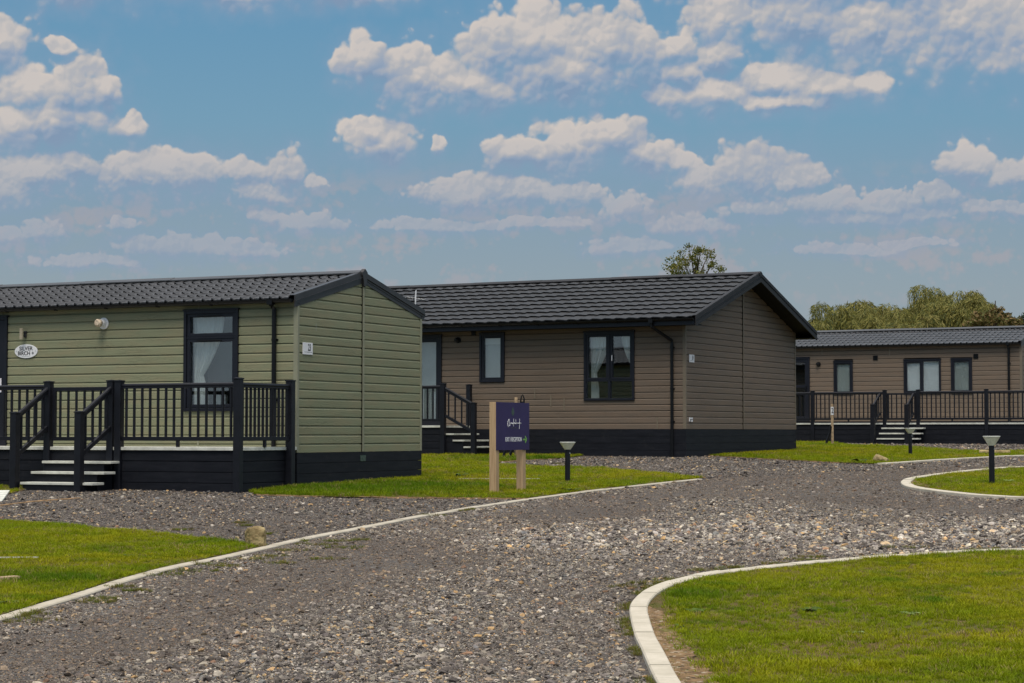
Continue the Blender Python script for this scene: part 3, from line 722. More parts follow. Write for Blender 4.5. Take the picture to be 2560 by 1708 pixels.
def deck(P, yaw, zb, s0, s1, D, zd, label, stair=None, front_posts=(), side_right=True, group='raised decks with black railings', stairs_front=None, side_stairs=None):
    fr = Frame('raised_deck', P, yaw, zb, (-(s0+s1)/2, -D/2)); tag(fr.o, label, 'deck', group)
    # deck boards run along the front
    mb = MB(); n = int(D/.15)
    for i in range(n):
        ya = -D-.02+i*(D-.0)/n; mb.box(-s1, -s0+.02, ya+.004, ya+(D)/n, zd-.024, zd)
    mb.build('deck_boards', 'deckboard', fr)
    MB().box(-s1-.01, -s0+.03, -D-.045, -D-.021, zd-.042, zd+.003).build('nosing', 'deckboard', fr, bevel=.003)
    if side_right: MB().box(-s0+.021, -s0+.045, -D-.02, -.03, zd-.042, zd+.003).build('nosing', 'deckboard', fr)
    mb = MB(); z = zd-.045
    while z > zb-.1:
        a = max(z-.148, zb-.12); inset = .0 if z > zd-.1 else -.006
        mb.box(-s1, -s0+.02, -D-.015+inset*-1, -D+.01, a+.005, z); mb.box(-s0, -s0+.018, -D+.011, -.03, a+.005, z)
        z -= .152
    mb.box(-s1+.02, -s0-.005, -D+.012, -.03, zb-.12, zd-.03)
    mb.build('side_panel', 'skirt', fr, bevel=.002)
    return fr
# green lodge deck
d23 = deck(P23, A23, .52, .02, 8.6, 1.52, 1.215, 'long raised deck with black railing and central steps along the green lodge')
Dy = -1.53; top = 2.10; zd = 1.215
for s, z1 in ((0.0, 2.188),(2.00, 2.175),(2.135, 2.178),(3.25, 2.175),(5.6, 2.18),(7.6, 2.18)): post(d23, -s, Dy-(.012 if s > 0.1 else 0), .48, z1)
post(d23, .06, -.27, .50, 2.185)
rail_run(d23, (-2.0, Dy), (0, Dy), zd, top, spacing=.1375)
rail_run(d23, (-5.6, Dy), (-3.25, Dy), zd, top); rail_run(d23, (-7.6, Dy), (-5.6, Dy), zd, top)
rail_run(d23, (0, Dy), (.06, -.27), zd, top, spacing=.098)
def gate(fr, xa, xb, y, zd, top):
    m1 = MB(); ring_box(xa, xb, zd+.09, top, y-.022, y+.022, .055, m1); g = subp(m1.build('gate', 'post', fr, bevel=.004), fr)
    n = int((xb-xa-.12)/.125)
    for i in range(n):
        x = xa+.06+(xb-xa-.12)*(i+.5)/n; MB().tube([(x, y, zd+.14), (x, y, top-.05)], .019, 8).build('baluster', 'post', g)
gate(d23, -3.18, -2.20, Dy, zd, 2.075)
for s, tz in ((3.235, 1.72), (2.11, 1.727)):
    post(d23, -s, -2.30, .42, tz)
    stair_rail(d23, (-s, -2.30), (-s-.01, Dy), tz-.075, 2.085, .56, 4)
for j in range(3):
    yt = -1.55-.245*(j+1); zt = 1.017-.146*j
    l = (3.16, 3.16, 3.15)[j]; r = (1.95, 1.885, 1.895)[j]
    MB().box(-l, -r, yt, yt+.27, zt-.035, zt).build('tread', 'deckboard', d23, bevel=.004)
    MB().box(-l+.02, -r-.14, yt+.03, yt+.26, .45, zt-.036).build('riser', 'skirt', d23)
MB().box(-3.1, -2.05, -2.27, -2.05, .42, .69).build('riser', 'skirt', d23)
# brown lodge deck: steps at its gable-side end
D24 = 1.38
d24 = deck(P24, A24, .90, 5.15, 9.4, D24, 1.575, 'raised deck beside the dark patio door of the brown lodge, its steps running down sideways')
post(d24, -5.15, -D24, .85, 2.51); post(d24, -5.15, -.22, .85, 2.51); post(d24, -4.385, -D24, .85, 2.08); post(d24, -7.2, -D24, .85, 2.51)
rail_run(d24, (-7.2, -D24), (-5.15, -D24), 1.575, 2.44, spacing=.135)
stair_rail(d24, (-4.385, -D24), (-5.15, -D24), 2.03, 2.42, .60, 4)
for (a, b, z) in ((5.11, 4.90, 1.405), (4.93, 4.645, 1.265), (4.66, 4.43, 1.122)):
    MB().box(-a, -b, -D24+.03, -.20, z-.036, z).build('tread', 'deckboard', d24, bevel=.004)
    MB().box(-a-.02, -b-.04, -D24+.06, -.22, .85, z-.037).build('riser', 'skirt', d24)
# far lodge deck
d25 = deck(P25, A25, 1.06, -.6, 9.0, 1.52, 1.70, 'long raised deck with black railing and central steps along the far right lodge')
Dy = -1.53
for s, z1 in ((-.6, 2.66), (.65, 2.665), (2.605, 2.665), (3.59, 2.665), (5.76, 2.66), (7.9, 2.66)): post(d25, -s, Dy, 1.0, z1)
for a, b in ((7.9, 5.76), (5.76, 3.59), (2.605, .65), (.65, -.6)): rail_run(d25, (-a, Dy), (-b, Dy), 1.70, 2.59, spacing=.132, bw=.034)
gate(d25, -3.52, -2.67, Dy, 1.70, 2.56)
for s, tz in ((3.72, 2.24), (2.73, 2.235)):
    post(d25, -s, -2.30, 1.0, tz, .115); stair_rail(d25, (-s, -2.30), (-s-.01, Dy), tz-.07, 2.56, .56, 4)
for j in range(3):
    yt = -1.55-.245*(j+1); zt = 1.565-.150*j
    MB().box(-3.62, -2.40-.0, yt, yt+.27, zt-.038, zt).build('tread', 'deckboard', d25, bevel=.004)
    MB().box(-3.60, -2.60, yt+.03, yt+.26, 1.0, zt-.039).build('riser', 'skirt', d25)
# ================================================================== ground sheets
def sheet(name, poly, dz, m, kind='structure', thick=0, parent=None):
    bm = bmesh.new(); vs = [bm.verts.new((x, y, 0)) for x, y in poly]; bm.faces.new(vs)
    bmesh.ops.triangulate(bm, faces=bm.faces[:])
    for yy in (40, 56, 83):
        bmesh.ops.bisect_plane(bm, geom=bm.verts[:]+bm.edges[:]+bm.faces[:], plane_co=(0, yy, 0), plane_no=(0, 1, 0))
    for v in bm.verts: v.co.z = ground_z(v.co.y)+dz
    bmesh.ops.recalc_face_normals(bm, faces=bm.faces)
    if sum(f.normal.z for f in bm.faces) < 0:
        for f in bm.faces: f.normal_flip()
    if thick:
        r = bmesh.ops.extrude_face_region(bm, geom=bm.faces[:])
        top = [g for g in r['geom'] if isinstance(g, bmesh.types.BMVert)]
        for v in top: v.co.z -= thick
        bmesh.ops.recalc_face_normals(bm, faces=bm.faces)
    me = bpy.data.meshes.new(name); bm.to_mesh(me); bm.free(); me.materials.append(m)
    o = bpy.data.objects.new(name, me); COL.objects.link(o); tag(o, kind=kind); return o
def gravel_fn(n, co, b):
    big = n.noise(co, .35, 4, .5); mid = n.noise(co, 2.4, 5, .6)
    def cells(sc, seed):
        v = n.new('ShaderNodeTexVoronoi', ins={'Scale': sc, 'Vector': n.vm('ADD', co, (seed, seed*.7, 0))})
        return v
    v1 = cells(68, 0); v2 = cells(31, 5.3)
    cr = n.new('ShaderNodeSeparateColor', ins={0: v1.outputs['Color']}).outputs
    stone = n.ramp(cr[0], [(0, (.045, .040, .038)), (.3, (.09, .08, .076)), (.55, (.14, .125, .112)), (.78, (.19, .175, .155)), (.9, (.24, .175, .10)), (1, (.36, .33, .29))], 'CONSTANT')
    cr2 = n.new('ShaderNodeSeparateColor', ins={0: v2.outputs['Color']}).outputs
    stone2 = n.ramp(cr2[1], [(0, (.05, .048, .05)), (.4, (.11, .105, .10)), (.75, (.17, .16, .145)), (.93, (.33, .30, .26))], 'CONSTANT')
    c = n.mix(n.mapr(mid, .45, .62), stone, stone2)
    dirt = (.085, .073, .064)
    df_ = n.mapr(n.m('ADD', big, n.m('MULTIPLY', mid, .4)), .58, .82, .15, .72)
    c = n.mix(df_, c, dirt)
    h = n.m('ADD', n.m('MULTIPLY', v1.outputs[0], -1), n.m('MULTIPLY', v2.outputs[0], -1.2))
    bp = n.new('ShaderNodeBump', ins={'Strength': .9, 'Distance': .012, 'Height': h}); n.l.new(bp.outputs[0], b.inputs['Normal'])
    return c
M['gravel'] = mat('gravel_bed', (0, 0, 0), .9, .2, fn=gravel_fn)
def soil_fn(n, co, b):
    f = n.noise(co, 1.1, 5, .6); g = n.noise(co, 30, 5, .7); h = n.noise(co, 90, 3, .7)
    grass = n.mix(n.mapr(g, .35, .65), (.060, .070, .014), (.115, .115, .028))
    soil = n.mix(n.mapr(h, .35, .7), (.085, .050, .025), (.17, .115, .06))
    c = n.mix(n.mapr(n.m('ADD', f, n.m('MULTIPLY', g, .5)), .60, .85), grass, soil)
    return c
M['lawn'] = mat('lawn_soil', (0, 0, 0), .95, .1, fn=soil_fn, bump=.6, bscale=60)
def bare_fn(n, co, b):
    f = n.noise(co, 9, 5, .65); g = n.new('ShaderNodeTexVoronoi', ins={'Scale': 55.0, 'Vector': co}); cr = n.new('ShaderNodeSeparateColor', ins={0: g.outputs['Color']}).outputs
    c = n.mix(n.mapr(f, .35, .65), (.13, .08, .042), (.26, .17, .09))
    c = n.mix(n.mapr(cr[0], .90, .93), c, (.36, .30, .22)); c = n.mix(n.mapr(cr[1], .88, .92), c, (.06, .045, .03))
    return n.mix(n.mapr(n.noise(co, 3.2, 4, .6), .56, .68, 0, .8), c, (.13, .135, .02))
M['soil'] = mat('bare_soil', (0, 0, 0), .95, .1, fn=bare_fn, bump=.9, bscale=50)
M['farfield'] = mat('rough_field', (.07, .09, .022), .95, .1, var=.3, vscale=.4, bump=.4)
sheet('ground', [(-400, -60), (400, -60), (400, 900), (-400, 900)], -.004, M['farfield'])
sheet('gravel_road', [(-30, -8), (30, -8), (40, 66), (-30, 66)], .0, M['gravel'])
pl = lambda pts: [plan(x, y) for x, y in pts]
kerbL = pl([(0,1559.5),(109,1521),(218,1490),(327,1453),(436,1424),(545,1401.5),(654,1377),(762,1352),(871,1331),(980,1309),(1089,1288),(1198,1270),(1274,1258),(1334,1249),(1443,1234.5),(1552,1221.5),(1661,1209.5),(1770,1198)])
kerbL = [(kerbL[0][0]-.9*k_, kerbL[0][1]-1.9*k_) for k_ in (4, 3, 2, 1)]+kerbL
kerbE = pl([(1634,1708),(1602,1631),(1587,1602),(1578,1568),(1572.5,1535),(1577,1518),(1591,1501),(1612,1486),(1644,1471),(1685,1458.5),(1748,1444),(1811,1435),(1900,1425),(2086,1407),(2206,1397),(2369,1387),(2560,1379)])
kerbE = [(.85, 7.0), (.76, 8.2), (.70, 9.0)]+kerbE+[(7.5, 17.6), (9.5, 18.6)]
kerbD = pl([(2560,1169),(2472,1176),(2374,1185),(2315,1193),(2276,1199.5),(2256,1205),(2249.7,1211.5),(2262,1221),(2296,1227.5),(2354,1235.5),(2433,1243.5),(2560,1250)])
kerbD = [(22, 42)]+kerbD+[(9.0, 24.6), (14, 24.5)]
kerbC = pl([(2206,1162),(2266,1158.5),(2374,1151),(2472,1145),(2560,1140.5)])+[(16, 47.5)]
def smooth_line(pts, it=2):
    for _ in range(it):
        q = [pts[0]]
        for a, b in zip(pts, pts[1:]): q += [(a[0]*.75+b[0]*.25, a[1]*.75+b[1]*.25), (a[0]*.25+b[0]*.75, a[1]*.25+b[1]*.75)]
        q.append(pts[-1]); pts = q
    return pts
def resample(pts, step):
    P = np.array(pts); d = np.r_[0, np.cumsum(np.hypot(*np.diff(P, axis=0).T))]
    n = max(2, int(d[-1]/step)); t = np.linspace(0, d[-1], n+1)
    return np.c_[np.interp(t, d, P[:, 0]), np.interp(t, d, P[:, 1])]
def kerb(name, pts, w, h, side, m, seg=.9, sub=4, gap=.005, jitter=.003, it=2):
    """side +1: width extends to the left of travel"""
    q = resample(smooth_line(pts, it), seg/sub); tan = np.gradient(q, axis=0); tan /= np.linalg.norm(tan, axis=1)[:, None]
    nor = np.c_[-tan[:, 1], tan[:, 0]]*side; mb = MB(); i = 0
    while i+sub < len(q)+0:
        idx = list(range(i, min(i+sub, len(q)-1)+1)); dz = random.uniform(-jitter, jitter); vs = []; fs = []
        for k, j in enumerate(idx):
            c = q[j].copy()
            if k == 0: c += tan[j]*gap
            if k == len(idx)-1: c -= tan[j]*gap
            g0 = ground_z(c[1]); z1 = g0+h+dz; b_ = .008
            o_ = c+nor[j]*w
            vs += [(c[0], c[1], g0-.03), (c[0], c[1], z1-b_), (c[0]+nor[j][0]*b_, c[1]+nor[j][1]*b_, z1), (o_[0]-nor[j][0]*b_, o_[1]-nor[j][1]*b_, z1), (o_[0], o_[1], z1-b_), (o_[0], o_[1], g0-.03)]
        for k in range(len(idx)-1):
            for t in range(5): a = k*6+t; fs.append((a, a+1, a+7, a+6))
        fs.append((0, 1, 2, 3, 4, 5)); e_ = (len(idx)-1)*6; fs.append(tuple(e_+t for t in range(6))[::-1]); mb.add(vs, fs); i += sub
    return tag(mb.build(name, m), kind='structure')
kerb('kerb', kerbL, .105, .016, 1, 'concreteworn'); kerb('kerb', kerbE, .115, .035, -1, 'concrete', seg=.45, sub=4); kerb('kerb', kerbD, .15, .04, 1, 'concrete', seg=.7); kerb('kerb', kerbC, .12, .03, 1, 'concrete')
edge1 = pl([(640,1239),(846,1245),(1100,1247.5),(1319,1249.5)]); edge2 = pl([(1194,1160.5),(1319,1166),(1500,1173),(1640,1185),(1761,1196.5)])
edge3 = pl([(1194,1160.2),(1260,1156),(1410,1147),(1445,1142)]); edge4 = pl([(1753,1139),(1867,1146.5),(2000,1153.5),(2100,1158.7),(2206,1162)])
edge5 = pl([(2125,1114),(2266,1120),(2384,1127),(2462,1130),(2530,1139)]); edge6 = pl([(0,1306),(71,1309),(272,1328),(397,1337),(530,1352),(640,1366)]); edge7 = pl([(0,1266),(20,1263),(80,1256),(160,1250),(200,1247)])
for e_ in (edge1, edge2, edge3, edge4, edge5, edge6, edge7): kerb('timber_edging', e_, .022, .022 if e_ is not edge7 else .016, 1, 'timberedge', seg=1.8, sub=2, gap=.002, it=0)
def inset(pts, w, side):
    q = np.array(smooth_line(pts, 2)); tan = np.gradient(q, axis=0); tan /= np.linalg.norm(tan, axis=1)[:, None]
    return [tuple(a) for a in q+np.c_[-tan[:, 1], tan[:, 0]]*side*w]
inE = inset(kerbE, .10, -1); inD = inset(kerbD, .13, 1); inL = inset(kerbL, .11, 1)
iA = [p for p in inL if p[1] < plan(640, 1366)[1]]
lawnA = iA+[plan(640, 1368)]+edge6[::-1][1:]+[(-9, 20.5), (-9, 4)]
iB = [p for p in inL if p[1] > plan(1319, 1250)[1] and p[0] < plan(1761, 1197)[0]]
lawnB = edge1+iB+edge2[::-1]+edge3[1:]+[(2.0, 46), (-12, 46), (-12, 35.5), (-4.2, 30.4), (-3.75, 28.6), (-3.6, 27.6)]
iC = inset(kerbC, .1, 1)
lawnC = edge4[:-1]+iC[:-1]+edge5[::-1][1:]+[plan(2060, 1109), (7.6, 60), (3, 60), (3, 44)]
lawnD = inD+[(22, 40), (22, 25)]
lawnE = inE+[(10, 16), (10, 6)]
LAWNS = [lawnA, lawnB, lawnC, lawnD, lawnE]
for L_ in LAWNS: sheet('lawn', L_, .016, M['lawn'])
def vnoise(P, sc, seed=0):
    r = np.random.default_rng(seed); T = r.random((64, 64)); q = P*sc+r.random(2)*50; i = np.floor(q).astype(int); f = q-i; f = f*f*(3-2*f)
    g = lambda a, b: T[(i[:, 0]+a) % 64, (i[:, 1]+b) % 64]
    return (g(0, 0)*(1-f[:, 0])+g(1, 0)*f[:, 0])*(1-f[:, 1])+(g(0, 1)*(1-f[:, 0])+g(1, 1)*f[:, 0])*f[:, 1]
def soil_strip(line, w0, w1, n0, n1, seed, side):
    q = np.array(line)[n0:n1]; q = resample([tuple(a) for a in q], .06); tan = np.gradient(q, axis=0); tan /= np.linalg.norm(tan, axis=1)[:, None]; nor = np.c_[-tan[:, 1], tan[:, 0]]*side
    t = np.linspace(0, 1, len(q)); w = (w0+(w1-w0)*vnoise(np.c_[t*7, t*0], 1., int(seed*3))+.35*w0*(vnoise(np.c_[t*40, t*0], 1., 5)-.5)*2+.5*w0*(vnoise(np.c_[t*150, t*0], 1., 6)-.5))*np.minimum(1, np.minimum(t, 1-t)*6+.02)
    o_ = q+nor*w[:, None]; mb = MB(); L_ = len(q)
    mb.add([(a, b, ground_z(b)+.021) for a, b in q]+[(a, b, ground_z(b)+.021) for a, b in o_], [(i, i+1, L_+i+1, L_+i) for i in range(L_-1)])
    return tag(mb.build('bare_soil', 'soil'), kind='structure')
soil_strip(inE, .09, .25, 6, 34, 1.0, -1); soil_strip(inD, .22, .5, 10, 34, 2.0, 1)
sheet('lawn', [(-14, 26), plan(-200, 1236), plan(22, 1236), (-6.9, 30), (-14, 33)], .010, M['lawn'])
# ------------------------------------------------------------------ scatter helpers
def inpoly(P, poly):
    x, y = P[:, 0], P[:, 1]; r = np.zeros(len(P), bool); p = np.array(poly); q = np.roll(p, 1, 0)
    for (x1, y1), (x2, y2) in zip(p, q):
        c = (y1 > y) != (y2 > y)
        with np.errstate(divide='ignore', invalid='ignore'): xi = (x2-x1)*(y-y1)/(y2-y1)+x1
        r ^= c & (x < xi)
    return r
def dist_line(P, line):
    d = np.full(len(P), 1e9); L_ = np.array(line)
    for a, b in zip(L_[:-1], L_[1:]):
        ab = b-a; t = np.clip(((P-a)@ab)/(ab@ab+1e-12), 0, 1); d = np.minimum(d, np.linalg.norm(P-(a+t[:, None]*ab), axis=1))
    return d
def fb(P, sc, seed=0): return (vnoise(P, sc, seed)+.5*vnoise(P, sc*2.1, seed+1)+.25*vnoise(P, sc*4.3, seed+2))/1.75
def sample_view(n, y0, y1, power, marg=1.2):
    u = RNG.random(n); p = 1-power+1   # areal density ~ Y^-power, strip width ~ Y
    if abs(p) < 1e-6: Y = y0*(y1/y0)**u
    else: Y = (y0**p+(y1**p-y0**p)*u)**(1/p)
    X = (RNG.random(n)*2-1)*(.262*Y+marg); return np.c_[X, Y]
def variants(name, builders, material):
    c = bpy.data.collections.new(name)
    for i, (v, f) in enumerate(builders):
        me = bpy.data.meshes.new(f'{name}'); me.from_pydata(v, [], f); me.materials.append(material)
        o = bpy.data.objects.new(f'{name}_{i:02d}', me); c.objects.link(o)
    return c
def scatter(name, P, Z, scl, rot, col, coll, nvar, label=None):
    n = len(P); me = bpy.data.meshes.new(name); me.vertices.add(n)
    me.vertices.foreach_set('co', np.c_[P, Z].astype(np.float32).ravel())
    def at(nm, ty, arr, key):
        a = me.attributes.new(nm, ty, 'POINT'); a.data.foreach_set(key, arr.astype(np.int32 if ty == 'INT' else np.float32).ravel())
    at('scl', 'FLOAT_VECTOR', scl, 'vector'); at('rot', 'FLOAT_VECTOR', rot, 'vector'); at('col', 'FLOAT_VECTOR', col, 'vector')
    at('idx', 'INT', RNG.integers(0, nvar, n), 'value')
    o = bpy.data.objects.new(name, me); COL.objects.link(o)
    g = bpy.data.node_groups.new(name, 'GeometryNodeTree'); g.interface.new_socket('Geometry', in_out='INPUT', socket_type='NodeSocketGeometry'); g.interface.new_socket('Geometry', in_out='OUTPUT', socket_type='NodeSocketGeometry')
    nd = g.nodes; ln = g.links; gi = nd.new('NodeGroupInput'); go = nd.new('NodeGroupOutput'); ip = nd.new('GeometryNodeInstanceOnPoints'); ci = nd.new('GeometryNodeCollectionInfo')
    ci.inputs['Collection'].default_value = coll; ci.inputs['Separate Children'].default_value = True; ci.inputs['Reset Children'].default_value = True
    def na(nm, ty): a = nd.new('GeometryNodeInputNamedAttribute'); a.data_type = ty; a.inputs[0].default_value = nm; return a.outputs[0]
    ln.new(gi.outputs[0], ip.inputs['Points']); ln.new(ci.outputs[0], ip.inputs['Instance']); ip.inputs['Pick Instance'].default_value = True
    ln.new(na('idx', 'INT'), ip.inputs['Instance Index']); ln.new(na('rot', 'FLOAT_VECTOR'), ip.inputs['Rotation']); ln.new(na('scl', 'FLOAT_VECTOR'), ip.inputs['Scale'])
    ln.new(ip.outputs[0], go.inputs[0]); md = o.modifiers.new('scatter', 'NODES'); md.node_group = g
    return o
def inst_mat(name, rough=.85, spec=.2, jitter=.25, trans=0., bump=0):
    m = bpy.data.materials.new(name); m.use_nodes = True; n = NT(m.node_tree); b = n.n['Principled BSDF']
    b.inputs['Roughness'].default_value = rough; b.inputs['Specular IOR Level'].default_value = spec
    a = n.new('ShaderNodeAttribute', attribute_type='INSTANCER', attribute_name='col').outputs['Color']
    co = n.new('ShaderNodeTexCoord').outputs['Object']; f = n.mapr(n.noise(co, 1.6 if not trans else 30, 4, .7), .3, .7, 1-jitter, 1+jitter)
    c = n.vm('SCALE', a); n.l.new(f, c.node.inputs['Scale']); n.l.new(c, b.inputs['Base Color'])
    if trans:
        t = n.new('ShaderNodeBsdfTranslucent'); n.l.new(c, t.inputs[0]); mx = n.new('ShaderNodeMixShader', ins={0: trans, 1: b.outputs[0], 2: t.outputs[0]})
        n.l.new(mx.outputs[0], n.n['Material Output'].inputs[0])
    return m
# ------------------------------------------------------------------ gravel stones
def stone(seed, sub=1):
    bm = bmesh.new(); bmesh.ops.create_icosphere(bm, subdivisions=sub, radius=1.); r = random.Random(seed)
    sx, sy, sz = r.uniform(.75, 1.25), r.uniform(.6, 1.0), r.uniform(.38, .7)
    for v in bm.verts:
        k = 1+.45*(mnoise.noise(v.co*1.3+Vector((seed*7.1, 0, 0))))+r.uniform(-.09, .09)
        v.co = Vector((v.co.x*sx*k, v.co.y*sy*k, v.co.z*sz*k))
    vs = [tuple(v.co) for v in bm.verts]; fs = [tuple(v.index for v in f.verts) for f in bm.faces]; bm.free(); return vs, fs
stones = variants('pebble', [stone(i) for i in range(10)], inst_mat('pebble_stone', .9, .12, .22))
PAL = np.array([(.046,.042,.041),(.076,.069,.067),(.110,.100,.097),(.155,.142,.132),(.21,.195,.18),(.29,.27,.245),(.44,.41,.36),(.35,.27,.175),(.37,.25,.13),(.20,.125,.085),(.135,.14,.145),(.23,.185,.145)])
PW = {'park': [.22,.25,.17,.10,.07,.035,.012,.035,.02,.02,.04,.03], 'road': [.10,.13,.16,.17,.14,.10,.045,.045,.022,.015,.045,.03], 'dirt': [.10,.20,.22,.16,.08,.03,.01,.03,.01,.03,.01,.12]}
def gravel_points():
    P = np.r_[sample_view(430000, 8.6, 22, 1.7), sample_view(500000, 22, 62, 1.75)]
    keep = np.ones(len(P), bool)
    for L_ in LAWNS: keep &= ~inpoly(P, L_)
    for (Pc, A_, ln_, w_) in ((P23, A23, 10.5, 3.79), (P24, A24, 12.2, 6.78), (P25, A25, 11, 3.79)):
        d = P-np.array(Pc); c, s_ = math.cos(A_), math.sin(A_); x = d[:, 0]*c-d[:, 1]*s_; y = d[:, 0]*s_+d[:, 1]*c
        keep &= ~((x > -ln_) & (x < .02) & (y > -.02) & (y < w_))
    P = P[keep]; Y = P[:, 1]
    dL = dist_line(P, smooth_line(kerbL, 1)); dE = dist_line(P, smooth_line(kerbE, 1)); dD = dist_line(P, kerbD)
    road_side = inpoly(P, kerbL+[(40, 70), (40, -10), (-20, -10)])    # right of the left kerb
    kb = (np.minimum(np.minimum(dL, dE), dD) < .03) | ((dL < .125) & ~road_side & (Y < 46)) | ((dE < .12) & inpoly(P, kerbE+[(9.5, 5)])) | ((dD < .15) & inpoly(P, kerbD+[(22, 30)]))
    drop = kb & (RNG.random(len(P)) < np.where(dL < .125, .955, .985)); P = P[~drop]; Y = P[:, 1]; road_side = road_side[~drop]; onk = kb[~drop]
    n = len(P)
    big = fb(P, .55, 3)
    # wheel tracks: compacted darker fines with fewer loose stones, along the road and its turning to the right
    tr1 = dist_line(P, [(-3.2, 8), (-1.2, 16), (1.6, 26), (4.6, 33), (8, 38)]); tr2 = dist_line(P, [(4.2, 20.6), (9, 22.5)]) ; tr3 = dist_line(P, [(10, 23.3), (5.5, 24.0), (4.2, 27), (6.5, 34), (13, 40)])
    dirt = np.clip(1.2-np.minimum(tr1/1.1, tr3/1.9), 0, 1)*.75+np.clip((big-.52)*4, 0, 1)*.45
    dirt = np.where(road_side, dirt, np.clip((big-.6)*3, 0, .5))
    fresh = np.clip(1.2-np.abs(P[:, 1]-(19.6+.16*(P[:, 0]-3)))/2.6+(fb(P, 1.1, 91)-.5)*1.6, 0, 1)*np.clip((P[:, 0]+1.2)/1.5, 0, 1)*road_side
    dirt *= 1-fresh
    keep = RNG.random(n) > dirt*.42; P = P[keep]; Y = P[:, 1]; road_side = road_side[keep]; dirt = dirt[keep]; fresh = fresh[keep]; n = len(P)
    u = RNG.random(n); size = .0034+.0040*RNG.random(n)+.008*u**7+.016*u**45
    size *= (1+.026*np.maximum(Y-14, 0)); size *= 1-.25*dirt; size *= 1+.35*fresh; size = np.where(road_side, size, size*.86)
    col = np.empty((n, 3)); r = RNG.random(n)
    for key, msk in (('park', ~road_side), ('road', road_side & (dirt < .55)), ('dirt', road_side & (dirt >= .55))):
        cw = np.cumsum(PW[key]); cw /= cw[-1]; col[msk] = PAL[np.searchsorted(cw, r[msk])]
    col *= (RNG.random(n)*.5+.75)[:, None]; col[:, 2] *= RNG.uniform(.92, 1.05, n)
    col = col*(1-.5*dirt[:, None])+np.array([.135, .105, .082])*.5*dirt[:, None]
    col *= (1+.25*fresh[:, None])*np.array([1.20, 1.135, 1.06])
    rot = np.c_[RNG.normal(0, .35, n), RNG.normal(0, .35, n), RNG.random(n)*6.28]
    scl = size[:, None]*RNG.uniform(.8, 1.25, (n, 3)); Z = gz_np(Y)+size*.15
    return P, Z, scl, rot, col
P, Z, scl, rot, col = gravel_points()
gs = scatter('gravel_stones', P, Z, scl, rot, col, stones, 10); tag(gs, 'loose grey and tan gravel stones covering the road and parking bays', 'gravel', kind='stuff')
# ------------------------------------------------------------------ grass
def tuft(seed, nb=13, spread=.022, h=.040):
    r = random.Random(seed); vs = []; fs = []
    for _ in range(nb):
        a = r.uniform(0, 6.28); rad = spread*math.sqrt(r.random()); bx, by = rad*math.cos(a), rad*math.sin(a)
        d = a+r.uniform(-.8, .8); hh = h*r.uniform(.5, 1.15); lean = hh*r.uniform(.1, .75); w = r.uniform(.0011, .0019)
        pa = d+1.57+r.uniform(-.4, .4); wx, wy = w*math.cos(pa), w*math.sin(pa); k = len(vs)
        for t, q in ((0, 1), (.5, .85), (.85, .5)):
            ox, oy = bx+math.cos(d)*lean*t*t, by+math.sin(d)*lean*t*t; z = hh*(t-.12*t*t)
            vs += [(ox-wx*q, oy-wy*q, z), (ox+wx*q, oy+wy*q, z)]
        vs.append((bx+math.cos(d)*lean, by+math.sin(d)*lean, hh*.9))
        fs += [(k, k+1, k+3, k+2), (k+2, k+3, k+5, k+4), (k+4, k+5, k+6)]
    return vs, fs
tufts = variants('grass_tuft', [tuft(i) for i in range(10)], inst_mat('grass_blade', .7, .08, .2, trans=.35))
